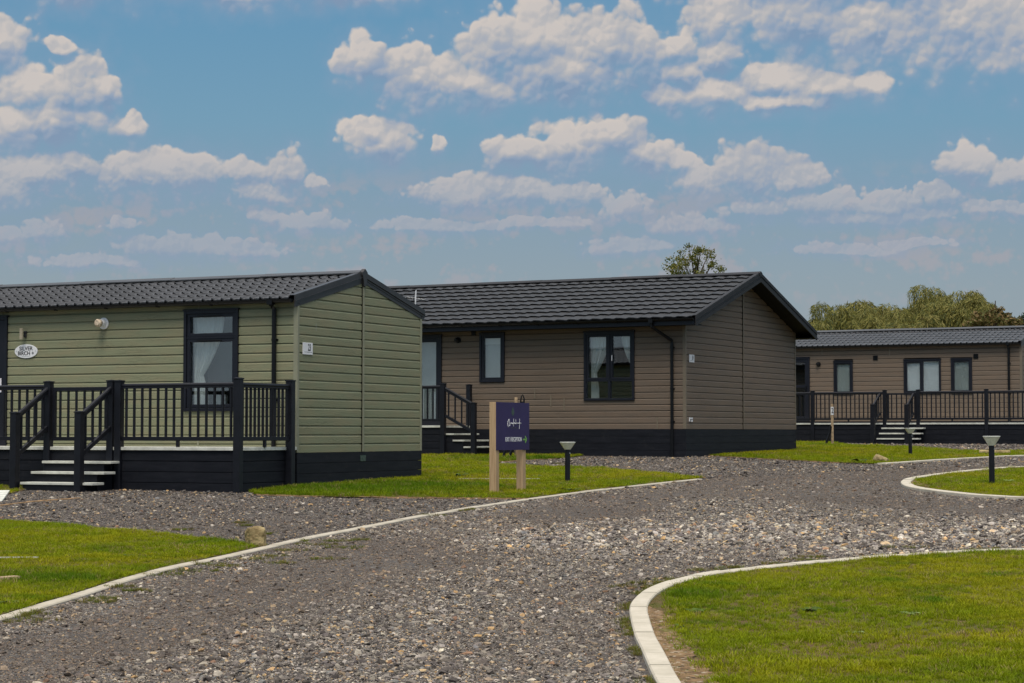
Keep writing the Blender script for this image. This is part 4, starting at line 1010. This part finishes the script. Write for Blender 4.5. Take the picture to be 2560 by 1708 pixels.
def grass_points():
    P = np.r_[sample_view(150000, 8.8, 22, 1.3, 1.0), sample_view(230000, 20, 60, 1.45, 1.5)]
    near = P[:, 1] < 22
    inside = np.zeros(len(P), bool)
    for L_ in LAWNS: inside |= inpoly(P, L_)
    extra = inpoly(P, [(-14, 26), plan(-200, 1236), plan(22, 1236), (-6.9, 30), (-14, 33)]); inside |= extra
    P = P[inside]
    for (Pc, A_, ln_, w_, f_) in ((P23, A23, 10.5, 3.79, 1.5), (P24, A24, 12.2, 6.78, 0), (P25, A25, 11, 3.79, 1.5)):
        d = P-np.array(Pc); c, s_ = math.cos(A_), math.sin(A_); x = d[:, 0]*c-d[:, 1]*s_; y = d[:, 0]*s_+d[:, 1]*c
        P = P[~((x > -ln_) & (x < .0) & (y > -f_) & (y < w_))]
    Y = P[:, 1]; n = len(P)
    dE = dist_line(P, inE); dD = dist_line(P, inD)
    bare = np.clip(1.1-(dE-.02)/(.07+.22*vnoise(P, 3.2, 8)+.12*np.clip((12.2-Y)/2, 0, 1)*(P[:, 0] < 2)), 0, 1)*(Y < 14)
    bareD = np.clip(1-(dD)/.5, 0, 1)*(P[:, 0] < plan(2330, 1215)[0])
    p1, p2 = plan(1238, 1233), plan(1322, 1222); bs = np.maximum(np.exp(-((P-np.array(p1))**2*np.array([6, 1.2])).sum(1)*3), 0)
    thin = np.clip((fb(P, .9, 21)-.55)*3.0, 0, .55)
    keep = RNG.random(n) > np.maximum.reduce([bare*1.25, bareD*.9, bs*.9, thin]); P = P[keep]; Y = P[:, 1]; n = len(P)
    s = .62+.45*RNG.random(n)+.35*np.clip((fb(P, 1.7, 40)-.5)*3, -.5, 1); s *= 1+.028*np.maximum(Y-12, 0)
    hz = s*RNG.uniform(.6, 1.15, n)*(.8+.0*Y)
    lush = np.zeros(n)
    for (q, r_) in ((plan(900, 1228), 1.6), (plan(1070, 1220), 1.3), (plan(590, 1357), .35), (plan(1330, 1150), 1.4), (plan(110, 1452), .5), (plan(1740, 1495), .35)):
        lush = np.maximum(lush, np.exp(-((P-np.array(q))**2).sum(1)/r_**2))
    hz *= 1+.6*lush
    a = fb(P, .8, 5); b_ = fb(P, 3.0, 9); r = RNG.random(n)
    c0, c1, c2, c3 = np.array([.203, .258, .006]), np.array([.312, .305, .010]), np.array([.100, .180, .006]), np.array([.36, .28, .11])
    t = np.clip((a-.35)*2.6+(r-.5)*.7, 0, 1)[:, None]; col = c0*(1-t)+c1*t
    t2 = np.clip(np.clip((.47-b_)*3+(r-.6)*.5, 0, 1)+lush, 0, 1)[:, None]; col = col*(1-t2)+c2*t2
    dry = (RNG.random(n) < .05+.12*np.clip((fb(P, 1.3, 77)-.5)*4, 0, 1)); col[dry] = c3*RNG.uniform(.6, 1.1, (dry.sum(), 1))
    col *= RNG.uniform(.8, 1.2, (n, 1))
    rot = np.c_[np.zeros(n), np.zeros(n), RNG.random(n)*6.28]
    return P, gz_np(Y)+.014, np.c_[s*1.25, s*1.25, hz], rot, col
P, Z, scl, rot, col = grass_points()
gg = scatter('grass_blades', P, Z, scl, rot, col, tufts, 10); tag(gg, 'short green grass growing on the lawns', 'grass', kind='stuff')
# moss and small tufts on the gravel
def weed_patches():
    C = [plan(*q) for q in ((1616,1460),(1590,1470),(1668,1462),(1700,1452),(1770,1428),(1828,1422),(1940,1412),(2030,1395),(2010,1402),(2262,1370),(2460,1375),(350,1480),(250,1500),(420,1440),(480,1430),(560,1418),(620,1400),(680,1393),(520,1412),(730,1378),(790,1364),(850,1355),(900,1352),(240,1508),(455,1327),(610,1316),(605,1309),(665,1337),(70,1555),(60,1540),(300,1470),(860,1372),(820,1400),(700,1410),(1080,1290),(1010,1242),(1400,1160),(2330,1420))]
    P = []; r = []
    for i, c in enumerate(C):
        k = int(26); ang = RNG.random(k)*6.28; rad = (.05+.08*RNG.random())*np.sqrt(RNG.random(k)); P.append(np.c_[c[0]+rad*np.cos(ang)*1.7, c[1]+rad*np.sin(ang)])
    for ln_, sd_, w_ in ((kerbE, 1, .115), (kerbL, -1, .095), (kerbD, -1, .15)):
        q = resample(smooth_line(ln_, 1), .05); tn = np.gradient(q, axis=0); tn /= np.linalg.norm(tn, axis=1)[:, None]; nr = np.c_[-tn[:, 1], tn[:, 0]]*sd_
        m_ = (vnoise(q, 2.3, 50) > (.60 if ln_ is not kerbL else .70)) & (q[:, 1] < 24)
        for off in ((.015, .03, -w_-.0) if ln_ is not kerbL else (.03, .045)): 
            qq = q[m_ if off > 0 else slice(None)]; nn = nr[m_ if off > 0 else slice(None)]
            for _ in range(2): P.append(qq+nn*(off+RNG.normal(0, .012, len(qq)))[:, None]+RNG.normal(0, .02, (len(qq), 2)))
    P = np.vstack(P); n = len(P); s = RNG.uniform(.6, 1.3, n)
    t = RNG.random((n, 1)); col = np.array([.13, .17, .02])*(1-t)+np.array([.20, .15, .05])*t
    return P, gz_np(P[:, 1])+.006, np.c_[s, s, s*.55], np.c_[np.zeros(n), np.zeros(n), RNG.random(n)*6.28], col
P, Z, scl, rot, col = weed_patches()
tag(scatter('moss_tufts', P, Z, scl, rot, col, tufts, 10), 'small yellow green tufts of moss and grass growing in the gravel', 'moss', kind='stuff')
# ================================================================== objects on the ground
def rock(name, x, y, sx, sy, sz, seed, label, m='rock', rz=0., sub=3, boxy=.55, cat='rock'):
    bm = bmesh.new(); bmesh.ops.create_icosphere(bm, subdivisions=sub, radius=1.)
    for v in bm.verts:
        c = v.co; mx = max(abs(c.x), abs(c.y), abs(c.z)); c = c.lerp(c/mx*.85, boxy)
        k = 1+.16*mnoise.noise(c*1.6+Vector((seed, 0, 0)))+.06*mnoise.noise(c*5+Vector((0, seed, 0)))+.03*mnoise.noise(c*13)
        v.co = Vector((c.x*sx*k, c.y*sy*k, c.z*sz*k+sz*.8))
    me = bpy.data.meshes.new(name); bm.to_mesh(me); bm.free(); me.materials.append(M[m])
    o = bpy.data.objects.new(name, me); COL.objects.link(o); o.location = (x, y, ground_z(y)); o.rotation_euler = (0, 0, rz); tag(o, label, cat); return o
q = plan(638, 1369); rock('rock', q[0], q[1]+.02, .104, .095, .108, 3.3, 'squared mossy sandstone rock standing at the kerb where lawn meets parking gravel', rz=.15, sub=4)
q = plan(2199, 1158); o = rock('rock', q[0], q[1], .16, .12, .085, 9.1, 'tan boulder lying at the gravel edge of the lawn beside the brown lodge', rz=-.5); o.rotation_euler = (.1, .35, -.4)
fl_ = Frame('log', plan(2512, 1138), 0, ground_z(44)); tag(fl_.o, 'short pale log lying at the tip of the far right lawn', 'log')
mb = MB(); q = plan(2512, 1138); mb.tube([(.12, -.0, 1.0), (-.5, .25, 1.01)], .058, 12)
vs_ = mb.v; mb.v = [(a, b, c-1.0+ground_z(44)+.055) for a, b, c in vs_]; mb.build('trunk', 'rock', fl_)
def bollard(px, py, h, label, s=1.):
    x, y = plan(px, py); z = ground_z(y); f = Frame('bollard_light', (x, y), 0, z); tag(f.o, label, 'bollard light', 'low bollard lights beside the gravel road')
    r = .040*s; hd = .115*s*h/.62; zt = z+h
    MB().tube([(0, 0, z-.05), (0, 0, zt-hd)], r, 20).build('post', 'post', f, smooth=False)
    mb = MB(); n = 24; k = 5
    prof = []
    for i in range(k): 
        t0, t1 = i/k, (i+1)/k; ra = r*1.1+(.118*s-r*1.1)*t0; rb = r*1.1+(.118*s-r*1.1)*t1
        prof += [(ra+.003, zt-hd+hd*t0*.93+.001), (rb-.001, zt-hd+hd*t1*.93-.003)]
    pts = [(0, 0, p[1]) for p in prof]; mb.tube(pts, [p[0] for p in prof], n); mb.build('diffuser', 'lampglass', f)
    MB().tube([(0, 0, zt-hd*.07), (0, 0, zt-.002), (0, 0, zt)], [.123*s, .123*s, .11*s], 24).build('lid', 'lampglass', f)
    MB().tube([(r*.75, -r*.65, zt-hd-.055), (r*.75+.006, -r*.65-.008, zt-hd-.055)], .010, 10).build('sensor', 'chrome', f)
bollard(1419, 1208, .625, 'charcoal bollard light with flared top on the lawn to the right of the purple sign')
bollard(2480, 1213, .73, 'tallest-looking charcoal bollard light on the kerbed lawn at the right edge', 1.05)
bollard(2276, 1142, .615, 'smallest charcoal bollard light on the lawn in front of the far deck steps')
# sign ---------------------------------------------------------------
sa = (-.218, 27.28); D_ = Vector((.42, .907, 0)).normalized(); ang = math.atan2(.42, .907)   # board runs away from us
f = Frame('direction_sign', sa, math.pi*0, .58); f.o.rotation_euler = (0, 0, math.pi/2-ang); f.org = Vector((0, 0, .58))
tag(f.o, 'purple EXIT / RECEPTION sign board on two square timber posts on the lawn', 'sign')
# frame axes: +x along the board, -y faces the viewer side
MB().box(-.0, .10, .0, .10, .50, 1.838).build('post', 'timber', f, bevel=.003); MB().box(.88, .98, .0, .10, .50, 1.82).build('post', 'timber', f, bevel=.003)
bd = subp(MB().box(-.004, 1.075, -.012, -.0005, 1.180, 1.838).build('panel', 'purple', f, bevel=.001), f)
def sign_text(s, x, z, size, m, sx=1., nm='lettering', space=1.):
    vs, fs = text_mesh(s, size, .0012, sx, space); mb = MB(); mb.add([(x+a_, -.0135-c_, z+b_) for a_, b_, c_ in vs], fs); return mb.build(nm, m, bd)
sign_text('EXIT / RECEPTION', .545, 1.325, .083, 'lettering', .80)
def stroke(pts, w, m, nm='lettering', x0=0, z0=0, sx=1., sz=1.):
    mb = MB(); P_ = [(x0+x*sx, z0+z*sz) for x, z in pts]
    P_ = [tuple(a) for a in resample(smooth_line(P_, 2), .006)]
    mb.tube([(x, -.0135, z) for x, z in P_], w, 6); return mb
mb = MB()
letters = [
 [(.05,-.02),(.0,.1),(.03,.48),(.10,.75),(.17,.86),(.20,.7),(.14,.5),(.22,.46),(.26,.3),(.2,.12),(.12,.06),(.10,.0),(.16,.3),(.18,.85)],
 [(.28,.30),(.31,.42),(.33,.45),(.35,.42),(.36,.3),(.39,.42),(.42,.45),(.40,.32),(.43,.28),(.45,.42),(.47,.30),(.50,.33)],
 [(.52,.90),(.515,.5),(.51,.05)],[(.52,.42),(.57,.52),(.53,.38),(.59,.30),(.62,.42),(.60,.48),(.58,.38),(.62,.30),(.66,.42),(.68,.30),(.70,.42)],
 [(.70,.85),(.705,.5),(.71,.28),(.75,.34),(.74,.44),(.72,.38),(.78,.44),(.82,.36),(.80,.46),(.84,.34),(.87,.44),(.90,.34),(.93,.45),(.95,.36),(.97,.44)],
 [(1.02,.90),(1.015,.5),(1.0,.0),(.99,-.24)],[(.97,.42),(.98,.34),(1.02,.44),(1.06,.5),(1.08,.36),(1.13,.42),(1.16,.38)]]
for L_ in letters:
    s_ = stroke(L_, .0032, 'lettering', x0=.335, z0=1.502, sx=.40, sz=.125); mb.add(s_.v, s_.f)
mb.build('signature_lettering', 'lettering', bd)
sign_text('LAKES RESORT', .56, 1.487, .024, 'emblemtxt', 1.0, space=1.35)
mb = MB()
for i, (w_, z_) in enumerate(((.012,.0),(.028,.014),(.042,.028),(.046,.042),(.042,.056),(.032,.070),(.018,.084),(.010,.098))):
    mb.box(.52-w_, .52+w_, -.0145, -.012, 1.658+z_, 1.658+z_+.009)
mb.box(.517, .523, -.0142, -.012, 1.650, 1.772)
mb.build('emblem', 'emblem', bd)
mb = MB(); mb.box(.862, .965, -.0150, -.012, 1.314, 1.336)
mb.beam((.93, -.0138, 1.368), (.978, -.0138, 1.325), .003, .022); mb.beam((.93, -.0138, 1.282), (.978, -.0138, 1.325), .003, .022); mb.build('arrow', 'signgreen', bd)
# stakes with cables ------------------------------------------------------
def stake(x, y, h, label, r=.032, lean=0.):
    z = ground_z(y); f = Frame('timber_stake', (x, y), 0, z); tag(f.o, label, 'stake', 'timber marker stakes')
    MB().tube([(0, 0, z-.1), (lean, 0, z+h-.02), (lean, 0, z+h)], [r, r, r*.85], 10).build('stake_pole', 'stake', f); return f, z
f1, z1 = stake(.085, 41.5, 1.27, 'round timber stake standing behind the purple sign', .036)
fc = Frame('cable', (.085, 41.5), 0, z1); tag(fc.o, 'black cable looped over the stake behind the purple sign', 'cable')
mb = MB(); mb.tube([(-.28, -.12, z1-.02), (-.20, -.10, z1+.25), (-.02, -.07, z1+.55), (.085, -.06, z1+.9), (.09, -.05, z1+1.15), (.11, -.05, z1+1.30), (.135, -.05, z1+1.33), (.165, -.05, z1+1.25), (.16, -.05, z1+.9), (.08, -.08, z1+.5), (-.12, -.1, z1+.1), (-.14, -.1, z1-.02)], [.030]*4+[.016, .012, .011, .014, .030, .03, .03, .03], 8); mb.build('cable_run', 'black', fc)
mb = MB(); mb.tube([(.125, -.055, z1+.88), (.125, -.055, z1+1.18)], .048, 10); mb.build('cable_sleeve', 'black', fc)
f2, z2 = stake(8.80, 55.0, 1.13, 'weathered stake with a white numbered tag in front of the far deck', .036)
tg = MB(); 
for i in range(7):
    pass
tg.tube([(0, 0, z2+.83), (0, 0, z2+1.05)], .041, 12); t_ = subp(tg.build('tag', 'white', f2), f2)
vs, fs = text_mesh('2', .20, .002, .6); mb = MB(); mb.add([(a_, -.043-c_, z2+.945+b_) for a_, b_, c_ in vs], fs); mb.build('lettering', 'ink', t_)
fc = Frame('pipe', (8.7, 54.9), 0, z2); tag(fc.o, 'black bent pipe stub rising from the grass beside the tagged stake', 'pipe')
MB().tube([(-.12, 0, z2-.03), (-.05, 0, z2+.15), (.02, 0, z2+.35), (.045, 0, z2+.52)], .034, 10).build('pipe_wall', 'black', fc)
# aerial on a mast behind the green lodge
zg_ = ground_z(36); f = Frame('tv_aerial', (-1.733, 36), 0, zg_); tag(f.o, 'white aerial mast sticking up behind the right end of the green lodge roof', 'aerial')
MB().tube([(-.12, 0, zg_), (.0, 0, 3.98), (.012, 0, 3.995)], .0115, 8).build('mast', 'white', f)
mb = MB(); mb.tube([(-.16, -.1, 3.86), (.14, .1, 3.83)], .004, 6)
for i in range(6):
    t = i/5; x = -.16+.30*t; y = -.1+.2*t; z = 3.86-.03*t; mb.tube([(x-.03, y+.08, z), (x+.03, y-.08, z)], .003, 5)
mb.build('elements', 'white', f); MB().tube([(-.045, -.02, 3.5), (-.045, -.02, 3.885)], .006, 6).build('rod', 'black', f)
# slatted ramp at the left edge
f = Frame('slatted_ramp', (-7.05, 26.2), 0, .56); tag(f.o, 'pale grey slatted ramp at the left edge in front of the deck steps', 'ramp')
mb = MB(); xr0, xr1 = 26.0*(27-1280)/5000+7.05, 25.4*(3-1280)/5000+7.05
for i in range(6):
    t0, t1 = i/6, (i+.9)/6
    def pt(t, x): return (x, -.2-.6*t+.0, .676-.155*t)
    xa0, xa1 = xr0+(xr1-xr0)*t0, xr0+(xr1-xr0)*t1
    a0, a1 = pt(t0, 0), pt(t1, 0)
    mb.add([(-1.4, a0[1], a0[2]), (xa0, a0[1], a0[2]), (xa1, a1[1], a1[2]), (-1.4, a1[1], a1[2]), (-1.4, a0[1], a0[2]-.02), (xa0, a0[1], a0[2]-.02), (xa1, a1[1], a1[2]-.02), (-1.4, a1[1], a1[2]-.02)], [(0, 1, 2, 3), (7, 6, 5, 4), (0, 4, 5, 1), (1, 5, 6, 2), (2, 6, 7, 3), (3, 7, 4, 0)])
mb.build('slats', 'deckboard', f); MB().box(-1.4, xr1-.03, -.80, -.76, .45, .50).box(-1.4, xr0-.05, -.24, -.20, .45, .645).build('support', 'black', f)
# pale boards lying in the lawns
def board_at(p0, p1, label, w=.07, th=.03, m='deckboard'):
    a = Vector((*p0, 0)); b = Vector((*p1, 0)); zc = ground_z((a.y+b.y)/2); f = Frame('board', ((a.x+b.x)/2, (a.y+b.y)/2), 0, zc); tag(f.o, label, 'board')
    h = (b-a)/2; MB().beam((-h.x, -h.y, zc+.03), (h.x, h.y, zc+.034), w, th).build('plank', m, f)
board_at(plan(1145, 1201), plan(1350, 1203), 'long pale board lying in the lawn behind the sign posts', .035, .012)
board_at(plan(-30, 1403), plan(95, 1404), 'thin pale board lying in the lawn at the left edge', .018, .010)
board_at(plan(-30, 1459), plan(45, 1454), 'short weathered timber offcut in the lawn at the lower left edge', .10, .02, 'stake')
# leafy weeds
M['weed'] = mat('dark_weed_leaf', (.055, .088, .014), .7, .06, var=.4, vscale=20)
M['weedpale'] = mat('pale_weed_leaf', (.16, .21, .075), .7, .06, var=.4, vscale=20)
def weed(px, py, s, label, m='weed', nl=16, seed=0):
    x, y = plan(px, py); r = random.Random(seed+int(px)); o_ = bpy.data.objects.new('weed', None); 
    mb = MB(); zb = ground_z(y)+.015
    for i in range(nl):
        a = r.uniform(0, 6.28); L_ = s*r.uniform(.5, 1.1); w = L_*r.uniform(.16, .26); up = r.uniform(.15, .75)
        d = Vector((math.cos(a), math.sin(a), 0)); sd_ = Vector((-d.y, d.x, 0)); pts = []
        for t, q in ((0, .15), (.3, .7), (.6, 1.), (.85, .6), (1, .05)):
            c = d*L_*t+Vector((0, 0, L_*up*(t-.75*t*t))); jag = 1+.25*math.sin(t*20)
            pts += [c-sd_*w*q*jag, c+sd_*w*q*jag+Vector((0, 0, .15*w*q))]
        mb.add(pts, [(k, k+1, k+3, k+2) for k in (0, 2, 4, 6)])
    me_o = mb.build('weed', m); me_o.location = (x, y, zb); tag(me_o, label, 'weed', 'leafy weeds growing in the lawns'); return me_o
weed(1730, 1538, .10, 'dark broad-leaved weed left of centre in the near right lawn')
weed(2018, 1535, .11, 'dark curled weed in the middle of the near right lawn, left of a pale one', nl=22)
weed(2270, 1544, .09, 'pale green weed in the near right lawn', 'weedpale')
weed(2135, 1590, .08, 'small pale weed low in the near right lawn', 'weedpale', 10)
weed(2512, 1208, .17, 'leafy weed beside the tall bollard on the right kerbed lawn', 'weedpale', 18)
weed(1142, 1194, .20, 'dark weed clump between the green lodge and the sign', nl=26)
weed(1105, 1226, .16, 'low weed on the lawn in front of the green lodge gable', nl=14)
weed(1338, 1196, .13, 'small dark weed to the right of the sign posts', nl=12)
weed(1425, 1231, .18, 'flat dark weed at the foot of the left bollard', nl=22)
weed(2150, 1158, .26, 'dark leafy clump beside the tan boulder', nl=26)
weed(2428, 1141, .20, 'tiny weed in the far right lawn', nl=10)
weed(20, 1517, .12, 'dark thistle-like weed at the lower left corner lawn', nl=24)
weed(316, 1396, .09, 'small yellow-flowered weed in the left lawn', nl=16)
weed(536, 1362, .08, 'brownish weed in the left lawn near the rock', 'weedpale', 12)
weed(1695, 1575, .07, 'straggly weed on the bare soil inside the near kerb', nl=10)
weed(1449, 1172, .14, 'small weed at the timber edging behind the left bollard', nl=10)
# ================================================================== trees
def leaf_mat(name, spec=.2):
    m = bpy.data.materials.new(name); m.use_nodes = True; n = NT(m.node_tree); b = n.n['Principled BSDF']; b.inputs['Roughness'].default_value = .6; b.inputs['Specular IOR Level'].default_value = spec
    a = n.new('ShaderNodeAttribute', attribute_name='col').outputs['Color']; n.l.new(a, b.inputs['Base Color'])
    t = n.new('ShaderNodeBsdfTranslucent'); n.l.new(a, t.inputs[0]); mx = n.new('ShaderNodeMixShader', ins={0: .3, 1: b.outputs[0], 2: t.outputs[0]}); n.l.new(mx.outputs[0], n.n['Material Output'].inputs[0]); return m
M['leaf'] = leaf_mat('leaf')
def leaf_object(name, C, D, Wd, L, w, col, parent):
    """C centres, D long axis unit, Wd width axis unit, L length, w width"""
    n = len(C); v = np.empty((n, 4, 3)); v[:, 0] = C-D*L[:, None]/2; v[:, 2] = C+D*L[:, None]/2; v[:, 1] = C+Wd*w[:, None]/2; v[:, 3] = C-Wd*w[:, None]/2
    me = bpy.data.meshes.new(name); me.vertices.add(4*n); me.vertices.foreach_set('co', v.astype(np.float32).ravel())
    me.loops.add(4*n); me.loops.foreach_set('vertex_index', np.arange(4*n, dtype=np.int32)); me.polygons.add(n)
    me.polygons.foreach_set('loop_start', np.arange(0, 4*n, 4, dtype=np.int32)); me.polygons.foreach_set('loop_total', np.full(n, 4, np.int32))
    me.update(calc_edges=True)
    at = me.attributes.new('col', 'FLOAT_COLOR', 'FACE'); at.data.foreach_set('color', np.c_[col, np.ones(n)].astype(np.float32).ravel())
    me.materials.append(M['leaf']); o = bpy.data.objects.new(name, me); COL.objects.link(o); o.parent = parent; return o
def unit(a): return a/np.maximum(np.linalg.norm(a, axis=1), 1e-9)[:, None]
def tree_root(name, x, y, label, group=None, cat='tree'):
    o = bpy.data.objects.new(name, None); COL.objects.link(o); o.location = (x, y, ground_z(y)); tag(o, label, cat, group); return o
def willow(x, y, h, rad, label, seed, hue=0.):
    r = np.random.default_rng(seed); root = tree_root('willow_tree', x, y, label, 'weeping willows behind the far lodge')
    mb = MB(); mb.tube([(0, 0, -.2), (.1, 0, h*.25), (.0, .1, h*.5), (.1, 0, h*.8)], [.38, .28, .18, .05], 8)
    for i in range(9):
        a = r.random()*6.28; z0 = h*r.uniform(.25, .55); e = rad*r.uniform(.5, .9); mb.tube([(0, 0, z0), (math.cos(a)*e*.5, math.sin(a)*e*.5, z0+h*.2), (math.cos(a)*e, math.sin(a)*e, z0+h*.28)], [.14, .08, .03], 6)
    mb.build('trunk', 'bark', root)
    C = []; D = []; cc = []; nl = 46
    for i in range(nl):
        a = r.random()*6.28; q = rad*math.sqrt(r.random())*.92; t = q/rad
        lx, ly = q*math.cos(a), q*math.sin(a); lz = h*(1-.36*t*t)*r.uniform(.66 if i > 14 else .90, 1.0); lr = rad*r.uniform(.15, .30)
        lobe = r.uniform(-.15, .15)
        ns = 75
        az_ = r.random(ns)*6.28; rr = lr*np.sqrt(r.random(ns)); sx = lx+rr*np.cos(az_); sy = ly+rr*np.sin(az_); sz = lz-.55*lr*(rr/lr)**2.2+r.normal(0, .06, ns)
        ln_ = r.uniform(.5, 1.0, ns)*h*.24
        k = 9
        for j in range(k):
            f_ = j/k; out = .35*f_**.5*lr*.4
            px_ = sx+np.cos(az_)*out+r.normal(0, .05, ns); py_ = sy+np.sin(az_)*out+r.normal(0, .05, ns); pz_ = sz-ln_*f_**1.3
            C.append(np.c_[px_, py_, pz_]); dd = np.c_[np.cos(az_)*(.5*(1-f_)), np.sin(az_)*(.5*(1-f_)), -np.ones(ns)*(.35+f_)]+r.normal(0, .22, (ns, 3)); D.append(unit(dd))
            base = np.array([.215, .205, .050]); b2 = np.array([.285, .245, .075]); b3 = np.array([.115, .130, .040]); tt = np.clip(r.random(ns)*.8+lobe+hue, 0, 1)[:, None]
            c_ = base*(1-tt)+b2*tt; dk = (r.random(ns) < .25)[:, None]; c_ = np.where(dk, b3, c_); cc.append(c_*r.uniform(.75, 1.2, (ns, 1)))
    C = np.vstack(C); D = np.vstack(D); cc = np.vstack(cc); n = len(C); Wd = unit(np.cross(D, r.normal(0, 1, (n, 3))))
    leaf_object('crown', C, D, Wd, r.uniform(.22, .45, n), r.uniform(.03, .065, n), cc, root)
pxw = lambda px, Y: (px-1280)/5000*Y
zt = lambda py, Y: CAM_H+(1082-py)/5000*Y
YW = 118
for (px, py, rad, lab, Yt, hu) in ((2048, 752, 2.1, 'slim grey-green willow, leftmost behind the far lodge', 112, -.3), (2105, 775, 2.2, 'low rounded willow second from the left behind the far lodge', 108, -.1), (2172, 750, 2.6, 'wide pale willow behind the square vent of the far lodge', 118, .1), (2205, 748, 2.5, 'full willow just left of the row centre, above the left square vent', 124, .1), (2268, 750, 2.2, 'narrow willow filling the dip left of the tallest willow', 126, .15),
        (2235, 762, 2.4, 'drooping willow left of the tallest willow', 110, .0), (2322, 716, 2.3, 'tallest willow with a peaked top above the far lodge roof', 122, .05), (2300, 790, 1.8, 'short yellowish willow in front of the tallest willow', 100, .35), (2395, 724, 2.5, 'tall dense willow right of the tallest one', 118, .0),
        (2442, 742, 2.1, 'loose willow with a trailing tip at the right of the row', 116, .1)):
    z_ = zt(py, Yt)-ground_z(Yt)+.25; willow(pxw(px, Yt), Yt, z_, rad*1.22, lab, int(px), hu)
def broad(name, x, y, h, rad, zc, label, seed, cols, nclump, leaf, branch_n=10, squash=.8, group=None, lo=-.3, per=60, spread=.28, sparse=False):
    r = np.random.default_rng(seed); root = tree_root(name, x, y, label, group); mb = MB()
    mb.tube([(0, 0, -.2), (.05, 0, h*.35), (.0, .05, h*.6), (.05, 0, h*.9)], [.16, .12, .07, .02], 8)
    cl = []
    for i in range(nclump):
        d = r.normal(0, 1, 3); d /= np.linalg.norm(d); 
        if d[2] < lo: d[2] = abs(d[2])
        q = rad*(.35+.65*r.random()**.5); c = np.array([d[0]*q, d[1]*q, zc+d[2]*q*squash]); cl.append(c)
    for c in cl[:branch_n*3]:
        s0 = Vector((0, 0, max(h*.3, c[2]-rad*1.0))); e = Vector(c); m_ = s0.lerp(e, .55)+Vector((0, 0, rad*.1)); mb.tube([s0, m_, e], [.035, .02, .007], 5)
    mb.build('trunk', 'bark', root)
    C = np.vstack([c+r.normal(0, 1, (per, 3))*rad*spread*np.array([1, 1, .7])*r.uniform(.35, .75) for c in cl]); n = len(C)
    D = unit(r.normal(0, 1, (n, 3))+np.array([0, 0, -.35])); Wd = unit(np.cross(D, r.normal(0, 1, (n, 3))))
    cols = np.array(cols); cc = cols[r.integers(0, len(cols), n)]*r.uniform(.7, 1.25, (n, 1))
    leaf_object('crown', C, D, Wd, r.uniform(.7, 1.2, n)*leaf, r.uniform(.35, .6, n)*leaf, cc, root)
Y_ = 75
broad('ash_tree', pxw(1740, Y_), Y_, 8.2-1.2, 1.35, zt(668, Y_)-1.2-.15, 'small open-crowned tree with yellow-green leaves showing above the brown lodge roof', 5, [(.11,.125,.025),(.18,.18,.035),(.075,.10,.02),(.23,.19,.05)], 50, .10, squash=.78, per=50, spread=.115)
Y_ = 92
broad('chestnut_tree', pxw(2488, Y_), Y_, 7.0, 1.35, zt(822, Y_)-1.2, 'russet autumn chestnut tree at the right end of the willows', 8, [(.17,.12,.045),(.14,.11,.04),(.13,.135,.04),(.21,.14,.055)], 46, .22, squash=.62, per=50, spread=.17)
broad('pine_tree', pxw(2556, 95), 95, 6.2, .6, zt(815, 95)-1.2, 'dark bluish conifer tip at the right edge above the far roof', 12, [(.03,.055,.035),(.04,.06,.04)], 16, .2, per=40)
# extra planting beyond the frame on both sides so the site does not end abruptly
for i, (px, Yt, hh, rr) in enumerate(((2680, 100, 7, 2.4), (2790, 112, 8, 2.8), (1990, 135, 6.0, 2.6))):
    broad('field_tree', pxw(px, Yt), Yt, hh, rr, hh*.62, ('round green tree beyond the right end of the far lodge', 'taller round green tree beyond the right end of the far lodge', 'low dark tree far behind the large brown lodge')[i], 30+i, [(.06,.085,.02),(.09,.11,.025)], 50, .3, per=60, group='field trees')
